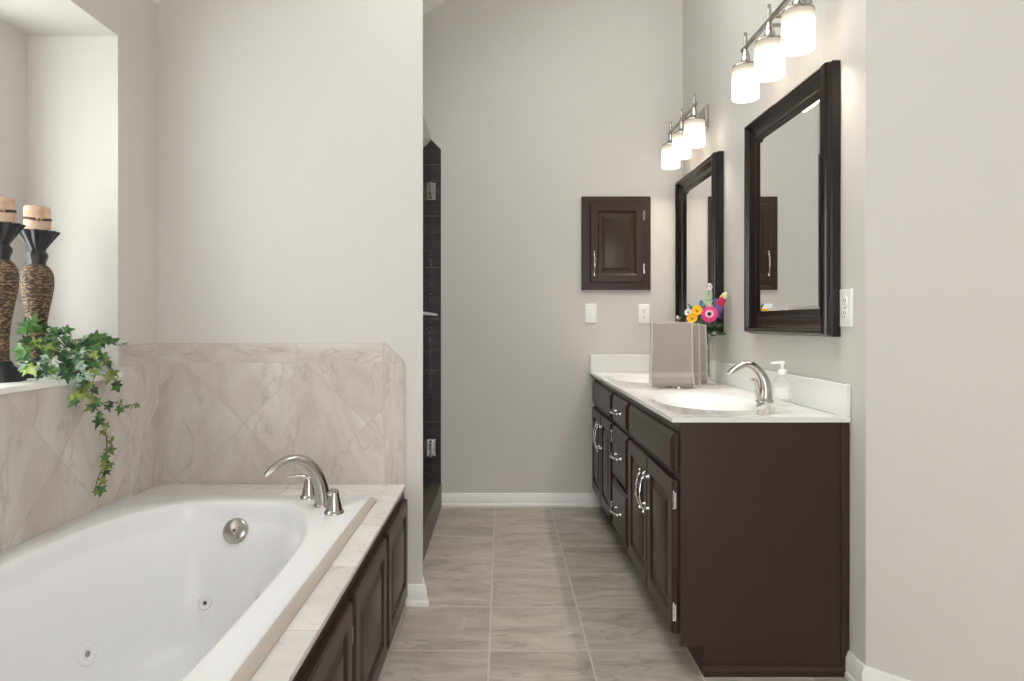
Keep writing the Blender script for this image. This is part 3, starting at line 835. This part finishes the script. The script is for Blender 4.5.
bm = NB(); lathe(bm, [(0.004, 0.294), (0.008, 0.297), (0.004, 0.301), (0.011, 0.306), (0.0135, 0.313), (0.011, 0.320), (0.002, 0.325)], 0.80, 2.96, CT, 20); obj('finial', bm, M['nickel'], st)
bars = [(0.668, 0.845, 2.905, 1.082), (0.700, 0.895, 2.965, 1.076), (0.735, 0.945, 3.025, 1.070)]
for (xa, xb, yb, zb) in bars:
    bm = NB(); tube(bm, [(xa - 0.006, yb, zb), (xb + 0.004, yb, zb)], 0.004, 10)
    tube(bm, [(0.80, 2.96, zb + 0.004), (0.80, yb, zb)], 0.0035, 8)
    obj('bar', bm, M['nickel'], st)
def towel(xa, xb, yb, zb, label, flare):
    bm = NB(); nx = 14
    prof = []
    zbot = CT + 0.010
    for k in range(15):                                       # front fall, bottom to top
        f = k / 14
        prof.append((-0.007 - 0.006 * math.sin(PI * f) - flare * max(0, 1 - f * 4) ** 2, zbot + (zb + 0.002 - zbot) * f))
    for k in range(1, 6):
        a = PI - PI * k / 6
        prof.append((0.0075 * math.cos(a), zb + 0.002 + 0.0075 * math.sin(a)))
    for k in range(15):
        f = 1 - k / 14
        prof.append((0.007 + 0.006 * math.sin(PI * f), zbot + 0.012 + (zb + 0.002 - zbot - 0.012) * f))
    rows = []
    for (dy, z) in prof:
        low = max(0, 1 - (z - zbot) / (zb - zbot))
        row = []
        for i in range(nx + 1):
            s = i / nx
            x = xa + (xb - xa) * s + (s - 0.5) * 0.006 * low ** 2 * (2 if s < 0.5 else 0.8)
            wv = 0.0035 * low * math.sin(s * 9 + yb * 40) + (0.006 * low ** 2 * math.sin(s * 4 + 1)) + 0.004 * math.sin(z * 52 + yb * 60) * s * low
            row.append(bm.verts.new((x, yb + dy + wv * (1 if dy < 0 else -0.4), z)))
        rows.append(row)
    for A, B in zip(rows, rows[1:]):
        for i in range(nx):
            bm.faces.new([A[i], A[i + 1], B[i + 1], B[i]])
    for f in bm.faces:
        zc = f.calc_center_median().z
        xs = [v.co.x for v in f.verts]
        if zbot + 0.030 < zc < zbot + 0.052: f.material_index = 2
    edge = [bm.verts.new(v.co) for v in []]
    o = obj('hand_towel', bm, [M['towel'], M['hem'], M['towel_band']], loc=((xa + xb) / 2, yb, zbot), smooth=60)
    sm = o.modifiers.new('solid', 'SOLIDIFY'); sm.thickness = 0.006; sm.offset = 0
    tag(o, label, 'towel', 'hand towels on the counter stand')
    # beige side hems
    for side in (0, nx):
        bm = NB()
        pts = []
        for (dy, z) in prof:
            low = max(0, 1 - (z - zbot) / (zb - zbot)); s = side / nx
            x = xa + (xb - xa) * s + (s - 0.5) * 0.006 * low ** 2 * (2 if s < 0.5 else 0.8)
            wv = 0.0035 * low * math.sin(s * 9 + yb * 40) + (0.006 * low ** 2 * math.sin(s * 4 + 1)) + 0.004 * math.sin(z * 52 + yb * 60) * s * low
            pts.append((x, yb + dy + wv * (1 if dy < 0 else -0.4), z))
        tube(bm, pts, 0.0042, 8)
        h = obj('hem', bm, M['hem'], o)
    return o
towel(*bars[0], 'taupe hand towel with beige hem at the front of the counter stand', 0.028)
towel(*bars[1], 'taupe hand towel on the middle bar of the stand, mostly covered', 0.012)
towel(*bars[2], 'taupe hand towel at the rear of the stand, next to the vase', 0.012)

# soap bottle
SB = Vector((0.985, 2.285, CT))
t = thing('soap_bottle', 'clear plastic soap bottle with a white pump beside the faucet', 'bottle', SB)
bm = NB()
def sq(k, a): return 1.0 + 0.06 * math.cos(4 * a)
lathe(bm, [(0.024, 0.0008), (0.028, 0.004), (0.0285, 0.012), (0.0285, 0.078), (0.027, 0.088), (0.018, 0.098), (0.0125, 0.102), (0.0125, 0.108)], *SB, 32, mod=sq)
obj('bottle', bm, M['bottle'], t, smooth=50)
bm = NB(); lathe(bm, [(0.0295, 0.026), (0.0295, 0.066)], *SB, 32, cap=(False, False), mod=sq)
o = obj('sticker', bm, clear_glass('frosted_label', (0.95, 0.96, 0.96), 1.3, 0.4, (0.93, 0.93, 0.93)), t, smooth=50)
bm = NB(); lathe(bm, [(0.0145, 0.107), (0.0145, 0.124), (0.012, 0.127), (0.0055, 0.128), (0.0055, 0.143), (0.009, 0.144), (0.010, 0.152), (0.008, 0.155)], *SB, 24)
tube(bm, [SB + Vector((0, 0, 0.150)), SB + Vector((-0.02, -0.002, 0.151)), SB + Vector((-0.042, -0.004, 0.149))], [(0.007, 0.0045), (0.006, 0.004), (0.005, 0.0035)], 12, up=(0, 0, 1))
obj('pump', bm, M['plate'], t, smooth=50)

# vase
VB = Vector((0.985, 3.10, CT))
bm = NB()
lathe(bm, [(0.030, 0.001), (0.032, 0.004), (0.026, 0.012), (0.019, 0.03), (0.0175, 0.08), (0.021, 0.15), (0.029, 0.21), (0.036, 0.235), (0.034, 0.2345), (0.027, 0.208), (0.019, 0.15), (0.0155, 0.08), (0.016, 0.032), (0.004, 0.022)], *VB, 36)
tag(obj('flower_vase', bm, M['vase'], loc=VB, smooth=60), 'slim clear glass vase holding the flowers beside the hand towels', 'vase')
M['stem'] = pmat('flower_stem_green', (0.075, 0.17, 0.045), 0.5, noise=0.2, nscale=60)
M['leaf_dark'] = pmat('dark_leaf_green', (0.025, 0.075, 0.025), 0.45, noise=0.3, nscale=70)
M['leaf_teal'] = pmat('blue_green_leaf', (0.04, 0.12, 0.14), 0.5, noise=0.25, nscale=70)
def fcol(name, c, n=0.12): return pmat(name, c, 0.55, noise=n, nscale=90)
M['pink'] = fcol('pink_petal', (0.72, 0.045, 0.22)); M['pale_pink'] = fcol('pale_pink_petal', (0.82, 0.55, 0.62)); M['eye'] = fcol('dark_flower_eye', (0.03, 0.015, 0.02))
M['yellow'] = fcol('yellow_petal', (0.85, 0.48, 0.01)); M['orange'] = fcol('orange_heart', (0.62, 0.22, 0.01)); M['violet'] = fcol('violet_petal', (0.16, 0.11, 0.33)); M['magenta'] = fcol('crimson_petal', (0.60, 0.02, 0.10))
M['cream'] = fcol('cream_bud', (0.80, 0.76, 0.42)); M['white_petal'] = fcol('white_petal', (0.80, 0.78, 0.74)); M['mint'] = fcol('pale_green_bell', (0.50, 0.66, 0.46)); M['blue'] = fcol('blue_petal', (0.12, 0.22, 0.38))

def petal(bm, c, out, nrm, L, w, cup=0.15, mi=0, n=5):
    out, nrm = Vector(out).normalized(), Vector(nrm).normalized()
    side = nrm.cross(out).normalized()
    prev = None
    for i in range(n + 1):
        f = i / n
        ww = w * math.sin(PI * (0.12 + 0.80 * f)) ** 0.7
        p = c + out * L * f + nrm * (cup * L * f * f)
        row = [bm.verts.new(p - side * ww), bm.verts.new(p - nrm * ww * 0.18), bm.verts.new(p + side * ww)]
        if prev:
            for k in range(2):
                bm.faces.new([prev[k], prev[k + 1], row[k + 1], row[k]]).material_index = mi
        prev = row
def ball(bm, c, r, mi=0, sq=1.0):
    lathe(bm, [(r * 0.05, -r * sq), (r * 0.7, -r * 0.7 * sq), (r, 0), (r * 0.7, r * 0.7 * sq), (r * 0.05, r * sq)], c[0], c[1], c[2], 8, mi=mi)
def basis(n):
    n = Vector(n).normalized(); u = n.orthogonal().normalized(); return n, u, n.cross(u)
FB = VB + Vector((0, 0, 0.03))
def stem_path(tip, k):
    off = Vector((0.008 * math.cos(k * 2.1), 0.008 * math.sin(k * 2.1), 0))
    return spline([FB + off, VB + Vector((-off.x * 0.6, -off.y * 0.6, 0.14)), VB + Vector((off.x * 1.2, off.y * 1.2, 0.215)) + (Vector(tip) - VB - Vector((0, 0, 0.215))) * 0.12, Vector(tip)], 6)
FY = 3.03
cnt = [0]
def flower(name, label, tip):
    cnt[0] += 1
    t = thing(name, label, 'flower', FB, 'flowers in the glass vase')
    bm = NB(); tube(bm, stem_path(tip, cnt[0]), 0.0022, 7)
    obj('stem', bm, M['stem'], t)
    return t
def add_solid(o, th=0.0012):
    s = o.modifiers.new('solid', 'SOLIDIFY'); s.thickness = th; s.offset = 0
# gerbera
tip = at(709.5, 314.5, Y=FY)
t = flower('gerbera_flower', 'large pink gerbera daisy with a pale ring and dark eye in the vase', tip)
n, u, w = basis((-0.35, -0.9, 0.28))
bm = NB()
for ring, (L, cnt_, off) in enumerate(((0.040, 16, 0), (0.034, 14, 0.2))):
    for i in range(cnt_):
        a = 2 * PI * i / cnt_ + off
        petal(bm, tip + n * 0.003 * ring, u * math.cos(a) + w * math.sin(a), n, L, 0.0085, 0.10)
add_solid(obj('petals', bm, M['pink'], t))
bm = NB()
for i in range(20):
    a = 2 * PI * i / 20
    petal(bm, tip + n * 0.007, u * math.cos(a) + w * math.sin(a), n, 0.019, 0.0034, 0.3)
add_solid(obj('ring', bm, M['pale_pink'], t))
bm = NB(); lathe_dir(bm, [(0.011, 0.004), (0.010, 0.010), (0.005, 0.0125), (0.001, 0.013)], tip, n, 16); obj('eye', bm, M['eye'], t)
# yellow daisies
for (px, py, lab) in ((697.5, 311, 'yellow daisy standing higher, against the pink gerbera'), (692.5, 318.5, 'yellow daisy hanging lower, over the towel stand')):
    tip = at(px, py, Y=FY + 0.01)
    t = flower('yellow_daisy', lab, tip)
    n, u, w = basis((-0.5, -0.8, 0.3))
    bm = NB()
    for i in range(22):
        a = 2 * PI * i / 11 + (0.28 if i > 10 else 0)
        petal(bm, tip + n * (0.004 if i > 10 else 0), u * math.cos(a) + w * math.sin(a), n, 0.025, 0.0075, 0.3)
    add_solid(obj('petals', bm, M['yellow'], t))
    bm = NB(); lathe_dir(bm, [(0.008, 0.002), (0.007, 0.009), (0.002, 0.011)], tip, n, 12); obj('heart', bm, M['orange'], t)
# white bloom
tip = at(688.5, 312.5, Y=FY + 0.03)
t = flower('white_blossom', 'small white blossom at the outer edge of the bouquet beside the yellow daisies', tip)
n, u, w = basis((-0.6, -0.7, 0.3)); bm = NB()
for i in range(7):
    a = 2 * PI * i / 7
    petal(bm, tip, u * math.cos(a) + w * math.sin(a), n, 0.018, 0.008, 0.4)
add_solid(obj('petals', bm, M['white_petal'], t))
bm = NB(); ball(bm, tip + n * 0.004, 0.0045); obj('heart', bm, M['violet'], t)
# spikes of small florets: (name, label, top px, bottom px, materials)
def spike(name, label, top, bot, mats, n_, r, spread, Y):
    A, B_ = at(*top, Y=Y), at(*bot, Y=Y)
    t = flower(name, label, B_)
    bm = NB(); tube(bm, [B_, (A + B_) / 2, A], [0.002, 0.0018, 0.0012], 7); obj('stalk', bm, M['stem'], t)
    bm = NB(); rnd = random.Random(len(label))
    for i in range(n_):
        f = i / (n_ - 1)
        a = i * 2.4
        sp = spread * (1 - 0.65 * f)
        d = Vector((math.cos(a), math.sin(a), 0.25))
        c = B_ + (A - B_) * f + d * sp
        mi = min(int(f * len(mats)), len(mats) - 1)
        nn, uu, ww = basis(d)
        for q in range(5):
            b = 2 * PI * q / 5
            petal(bm, c, uu * math.cos(b) + ww * math.sin(b), nn, r * (1.15 - 0.5 * f), r * 0.42, 0.5, mi, n=3)
    o = obj('florets', bm, [M[m] for m in mats], t); add_solid(o, 0.0008)
    return t
spike('bellflower_spike', 'tall pale green and white flower spike, topmost of the bouquet', (710, 285), (707.5, 306), ['mint', 'mint', 'white_petal'], 20, 0.012, 0.013, FY + 0.03)
spike('snapdragon_spike', 'crimson flower spike with cream buds at its tip', (725, 294), (716.5, 312), ['violet', 'magenta', 'magenta', 'cream'], 30, 0.013, 0.017, FY + 0.02)
spike('larkspur_spike', 'violet blue flower spike between the gerbera and the crimson one', (716, 300), (716, 318), ['violet', 'violet', 'blue'], 26, 0.013, 0.018, FY + 0.05)
spike('cornflower_spike', 'blue flower sprig just above the yellow and pink blooms', (701, 302), (704, 312), ['blue', 'blue'], 12, 0.012, 0.012, FY + 0.05)
# greenery
t = thing('greenery_sprig', 'dark green leaves spreading under the blooms out of the vase', 'foliage', FB)
bm = NB(); tube(bm, stem_path(at(708, 328, Y=FY + 0.02), 9), 0.0022, 7); obj('stem', bm, M['stem'], t)
bm = NB()
c = VB + Vector((-0.01, -0.02, 0.245))
rl = random.Random(3)
for i in range(34):
    a = rl.uniform(0, 2 * PI)
    d = Vector((math.cos(a), math.sin(a) * 0.8, rl.uniform(-0.1, 0.75)))
    petal(bm, c + Vector((rl.uniform(-.012, .012), rl.uniform(-.012, .012), rl.uniform(-.01, .03))), d, Vector((0.1, -0.4, 1)), rl.uniform(0.045, 0.085), rl.uniform(0.007, 0.012), rl.uniform(-0.25, 0.2), 0)
for (px, py) in ((688, 304), (692, 306), (726, 334), (722, 326)):
    q = at(px, py, Y=FY + 0.03)
    petal(bm, c + (q - c) * 0.45, q - c, Vector((0.1, -0.6, 0.6)), (q - c).length * 0.55, 0.011, 0.02, 1 if py < 310 else 0)
o = obj('leaves', bm, [M['leaf_dark'], M['leaf_teal']], t); add_solid(o, 0.0008)

# ------------------------------------------------------------------ window niche: candlesticks and ivy
M['black_resin'] = pmat('black_carved_resin', (0.018, 0.018, 0.022), 0.35, noise=0.3, nscale=30)
def woven():
    m, nt, b, out = new_mat('woven_brown_rattan')
    tc = nt.nodes.new('ShaderNodeTexCoord')
    mp = nt.nodes.new('ShaderNodeMapping'); mp.inputs['Scale'].default_value = (1, 1, 2.6)
    nt.links.new(tc.outputs['Object'], mp.inputs['Vector'])
    vo = nt.nodes.new('ShaderNodeTexVoronoi'); vo.inputs['Scale'].default_value = 75
    nt.links.new(mp.outputs[0], vo.inputs['Vector'])
    r = nt.nodes.new('ShaderNodeValToRGB')
    r.color_ramp.elements[0].position = 0.15; r.color_ramp.elements[0].color = (0.36, 0.24, 0.13, 1)
    r.color_ramp.elements[1].position = 0.60; r.color_ramp.elements[1].color = (0.06, 0.035, 0.018, 1)
    nt.links.new(vo.outputs['Distance'], r.inputs[0])
    nt.links.new(r.outputs[0], b.inputs['Base Color'])
    bp = nt.nodes.new('ShaderNodeBump'); bp.inputs['Strength'].default_value = 0.9; bp.inputs['Distance'].default_value = 0.006; bp.invert = True
    nt.links.new(vo.outputs['Distance'], bp.inputs['Height']); nt.links.new(bp.outputs[0], b.inputs['Normal'])
    b.inputs['Roughness'].default_value = 0.6
    return m
M['woven'] = woven()
SZ = SILL + 0.002
def candlestick(x, y, label):
    t = thing('candlestick', label, 'candle holder', (x, y, SZ), 'candlesticks in the window niche')
    bm = NB()
    sc = lambda k, a: 1 + (0.05 * math.cos(8 * a) if k < 4 else 0)
    lathe(bm, [(0.060, 0), (0.062, 0.010), (0.056, 0.020), (0.046, 0.034), (0.034, 0.044), (0.030, 0.055), (0.026, 0.060)], x, y, SZ, 64, mod=sc)
    obj('base', bm, M['black_resin'], t, smooth=50)
    bm = NB()
    lathe(bm, [(0.0235, 0.058), (0.0225, 0.09), (0.0225, 0.13), (0.026, 0.17), (0.0325, 0.21), (0.040, 0.25), (0.0445, 0.28), (0.0455, 0.305), (0.043, 0.328), (0.034, 0.346), (0.025, 0.354), (0.022, 0.356)], x, y, SZ, 40)
    obj('body', bm, M['woven'], t, smooth=60)
    bm = NB()
    def sc2(k, a):
        if k < 6: return 1 + 0.05 * math.cos(8 * a)
        return 1 + (0.03 + 0.014 * (k - 6)) * math.cos(12 * a)
    lathe(bm, [(0.024, 0.354), (0.022, 0.362), (0.026, 0.374), (0.029, 0.384), (0.026, 0.394), (0.022, 0.400), (0.025, 0.407), (0.033, 0.421), (0.043, 0.437), (0.051, 0.450), (0.057, 0.459), (0.054, 0.462), (0.042, 0.452), (0.01, 0.452)], x, y, SZ, 96, mod=sc2)
    obj('cup', bm, M['black_resin'], t, smooth=45)
    return t
c1 = candlestick(-1.467, 1.90, 'tall woven candlestick cut by the picture edge, in the window niche')
dup(c1, (-1.473, 2.06, SZ), 'tall woven candlestick standing behind the ivy in the window niche', 'candlesticks in the window niche')
def wax():
    m, nt, b, out = new_mat('peach_wax')
    tc = nt.nodes.new('ShaderNodeTexCoord')
    n = nt.nodes.new('ShaderNodeTexNoise'); n.inputs['Scale'].default_value = 22; n.inputs['Detail'].default_value = 5
    nt.links.new(tc.outputs['Object'], n.inputs['Vector'])
    r = nt.nodes.new('ShaderNodeValToRGB')
    r.color_ramp.elements[0].position = 0.38; r.color_ramp.elements[0].color = (0.60, 0.34, 0.22, 1)
    r.color_ramp.elements[1].position = 0.62; r.color_ramp.elements[1].color = (0.72, 0.58, 0.44, 1)
    nt.links.new(n.outputs[0], r.inputs[0]); nt.links.new(r.outputs[0], b.inputs['Base Color'])
    b.inputs['Roughness'].default_value = 0.45
    b.inputs['Subsurface Weight'].default_value = 0.15; b.inputs['Subsurface Radius'].default_value = (0.02, 0.01, 0.006); b.inputs['Subsurface Scale'].default_value = 0.5
    return m
M['wax'] = wax(); M['twine'] = pmat('dark_leather_cord', (0.06, 0.035, 0.025), 0.6); M['bead'] = pmat('brass_bead', (0.62, 0.45, 0.25), 0.3, 1.0)
def candle(x, y, label):
    zb = SZ + 0.4525
    t = thing('pillar_candle', label, 'candle', (x, y, zb), 'candles in the window niche')
    bm = NB(); lathe(bm, [(0.0345, 0), (0.036, 0.003), (0.036, 0.080), (0.0345, 0.085), (0.030, 0.084), (0.020, 0.078), (0.003, 0.077)], x, y, zb, 40)
    obj('wax', bm, M['wax'], t, smooth=50)
    bm = NB(); tube(bm, [(x, y, zb + 0.078), (x + 0.001, y, zb + 0.088), (x + 0.003, y, zb + 0.093)], 0.001, 6); obj('wick', bm, M['black_gap'], t)
    bm = NB()
    for dz in (0.0, 0.004):
        tube(bm, [(x + 0.0370 * math.cos(a), y + 0.0370 * math.sin(a), zb + 0.043 + dz + 0.0025 * math.sin(2 * a)) for a in [2 * PI * k / 40 for k in range(41)]], 0.002, 8, cap=False)
    b = obj('cord', bm, M['twine'], t)
    bm = NB(); ball(bm, (x + 0.031, y - 0.026, zb + 0.045), 0.0055); ball(bm, (x + 0.024, y - 0.0325, zb + 0.044), 0.004)
    obj('bead', bm, M['bead'], b)
    return t
k1 = candle(-1.467, 1.90, 'peach pillar candle on the candlestick cut by the picture edge')
dup(k1, (-1.473, 2.06, SZ + 0.4525), 'peach pillar candle on the candlestick behind the ivy', 'candles in the window niche')

# ivy
ivm = []
for nm, a, b in (('ivy_green', (0.045, 0.14, 0.035), (0.11, 0.24, 0.06)), ('ivy_dark', (0.018, 0.06, 0.022), (0.045, 0.11, 0.035)), ('ivy_yellow_green', (0.20, 0.32, 0.05), (0.34, 0.42, 0.10)), ('ivy_variegated', (0.16, 0.30, 0.19), (0.60, 0.68, 0.57)), ('ivy_olive', (0.12, 0.17, 0.035), (0.25, 0.27, 0.08))):
    m, nt, bb, out = new_mat(nm)
    tc = nt.nodes.new('ShaderNodeTexCoord')
    n = nt.nodes.new('ShaderNodeTexNoise'); n.inputs['Scale'].default_value = 55; n.inputs['Detail'].default_value = 3
    nt.links.new(tc.outputs['Object'], n.inputs['Vector'])
    r = nt.nodes.new('ShaderNodeValToRGB'); r.color_ramp.elements[0].position = 0.42; r.color_ramp.elements[1].position = 0.6
    r.color_ramp.elements[0].color = (*a, 1); r.color_ramp.elements[1].color = (*b, 1)
    nt.links.new(n.outputs[0], r.inputs[0]); nt.links.new(r.outputs[0], bb.inputs['Base Color'])
    bb.inputs['Roughness'].default_value = 0.42
    ivm.append(m)
LEAF = []
for ang, rad in ((-90, 0.12), (-60, 0.42), (-25, 0.62), (-2, 0.36), (30, 0.80), (58, 0.46), (90, 1.12), (122, 0.46), (150, 0.80), (182, 0.36), (205, 0.62), (240, 0.42)):
    LEAF.append((rad * math.cos(math.radians(ang)), rad * math.sin(math.radians(ang)) + 0.25))
def ivy_leaf(bm, base, tipdir, nrm, size, mi, fold=0.25):
    t = Vector(tipdir).normalized(); n = Vector(nrm); n = (n - t * n.dot(t)).normalized(); s = t.cross(n)
    c = Vector(base)
    mid = bm.verts.new(c + t * 0.30 * size * 0.55 + n * 0.02 * size)
    vs = []
    for (a, b) in LEAF:
        a *= 0.55 * size; b *= 0.55 * size
        vs.append(bm.verts.new(c + s * a + t * b + n * (-fold * abs(a) - 0.25 * b * b / size + 0.08 * size * (1 if len(vs) % 3 == 1 else 0))))
    for i in range(len(vs)):
        bm.faces.new([mid, vs[i], vs[(i + 1) % len(vs)]]).material_index = mi
ivy = thing('ivy_plant', 'trailing green ivy spilling over the window sill onto the wall tile', 'plant', (-1.42, 2.16, SZ))
bm = NB(); lathe(bm, [(0.036, 0), (0.045, 0.004), (0.052, 0.04), (0.054, 0.05), (0.050, 0.05), (0.046, 0.042), (0.005, 0.040)], -1.42, 2.165, SZ, 32)
obj('pot', bm, M['black_resin'], ivy, smooth=50)
root = Vector((-1.42, 2.165, SZ + 0.045))
rl = random.Random(11)
vines = [
    # (points, leaves, size range, palette)
    ([root, root + Vector((0.03, -0.03, 0.06)), at(98, 350, X=-1.345), at(106, 360, X=-1.315), at(112, 376, X=-1.30), at(118, 388, X=-1.30)], 12, (0.046, 0.070), (0, 1, 1, 4)),
    ([root, root + Vector((0.05, -0.02, 0.03)), at(84, 378, X=-1.305), at(91, 398, X=-1.29), at(99, 413, X=-1.29), at(105, 430, X=-1.295), at(107, 448, X=-1.30), at(104, 464, X=-1.303), at(98, 478, X=-1.305), at(95, 489, X=-1.305)], 20, (0.036, 0.056), (0, 4, 4, 1, 4)),
    ([root, root + Vector((0.06, -0.03, 0.02)), at(83, 384, X=-1.30), at(98, 402, X=-1.285), at(112, 402, X=-1.28), at(126, 406, X=-1.275), at(138, 404, X=-1.27)], 12, (0.030, 0.054), (0, 4, 1, 4)),
    ([root, root + Vector((0.03, -0.06, 0.05)), at(80, 352, X=-1.36), at(62, 352, X=-1.355), at(48, 360, X=-1.35), at(36, 368, X=-1.345)], 17, (0.055, 0.080), (0, 3, 3, 1)),
    ([root, root + Vector((-0.01, -0.03, 0.08)), at(72, 350, X=-1.39), at(52, 345, X=-1.39), at(30, 342, X=-1.39), at(16, 352, X=-1.385)], 18, (0.050, 0.070), (0, 1, 1, 0, 2)),
    ([root, root + Vector((-0.02, -0.06, 0.09)), at(48, 332, X=-1.40), at(30, 325, X=-1.405), at(18, 326, X=-1.40)], 18, (0.042, 0.062), (0, 0, 1, 0)),
    ([root, root + Vector((-0.02, -0.06, 0.07)), at(45, 348, X=-1.395), at(28, 340, X=-1.40), at(22, 345, X=-1.40)], 14, (0.042, 0.062), (0, 1, 1, 4)),
    ([root, root + Vector((0.04, -0.04, 0.02)), at(78, 376, X=-1.325), at(66, 376, X=-1.325), at(50, 370, X=-1.33), at(34, 362, X=-1.335), at(22, 366, X=-1.34)], 16, (0.048, 0.072), (0, 3, 1, 2)),
    ([root, root + Vector((0.05, 0.00, 0.05)), at(92, 358, X=-1.33), at(90, 372, X=-1.31), at(82, 390, X=-1.295), at(70, 402, X=-1.30)], 13, (0.044, 0.066), (0, 3, 2, 4)),
    ([root, root + Vector((0.0, 0.0, 0.07)), at(85, 345, X=-1.40), at(90, 339, X=-1.38), at(104, 338, X=-1.36), at(118, 346, X=-1.34)], 12, (0.044, 0.064), (0, 3, 4, 1)),
    ([root, root + Vector((0.04, -0.03, 0.05)), at(82, 362, X=-1.35), at(70, 366, X=-1.345), at(56, 364, X=-1.345)], 14, (0.046, 0.07), (1, 0, 3, 1)),
]
bs, bl = NB(), NB()
for pts, nl, (s0, s1_), pal in vines:
    P = spline(pts, 8)
    tube(bs, P, lerp_list([0.0022, 0.0018, 0.0012], len(P)), 6)
    for i in range(nl):
        f = 0.22 + 0.78 * (i + 0.5) / nl
        k = min(int(f * (len(P) - 1)), len(P) - 2)
        p = P[k].lerp(P[k + 1], f * (len(P) - 1) - k)
        tdir = (P[k + 1] - P[k]).normalized()
        out = Vector((rl.uniform(0.2, 1.0), rl.uniform(-1.0, 0.3), rl.uniform(-0.4, 0.5)))
        sidev = Vector((rl.uniform(-0.5, 0.5), rl.uniform(-0.9, 0.9), rl.uniform(-0.6, 0.5)))
        td = tdir * 0.4 + sidev
        td.z -= 0.35
        pet = p + out.normalized() * rl.uniform(0.008, 0.022)
        tube(bs, [p, (p + pet) / 2 + Vector((0, 0, 0.003)), pet], 0.0009, 5)
        nrm = Vector((0.60, -0.85, 0.40)) + Vector((rl.uniform(-.5, .5), rl.uniform(-.5, .5), rl.uniform(-.5, .5)))
        ivy_leaf(bl, pet, td, nrm, rl.uniform(s0, s1_), rl.choice(pal), rl.uniform(0.1, 0.4))
obj('vine_stem', bs, pmat('ivy_stem_brown', (0.10, 0.065, 0.045), 0.6), ivy)
for vv in bl.verts:                                    # keep leaves off the tile and the sill
    if vv.co.z < SILL - 0.02 and vv.co.x < LW + 0.018: vv.co.x = LW + 0.018
    elif vv.co.x < LW + 0.017 and vv.co.z < SZ + 0.003: vv.co.z = SZ + 0.003
o = obj('leaves', bl, ivm, ivy, smooth=None)
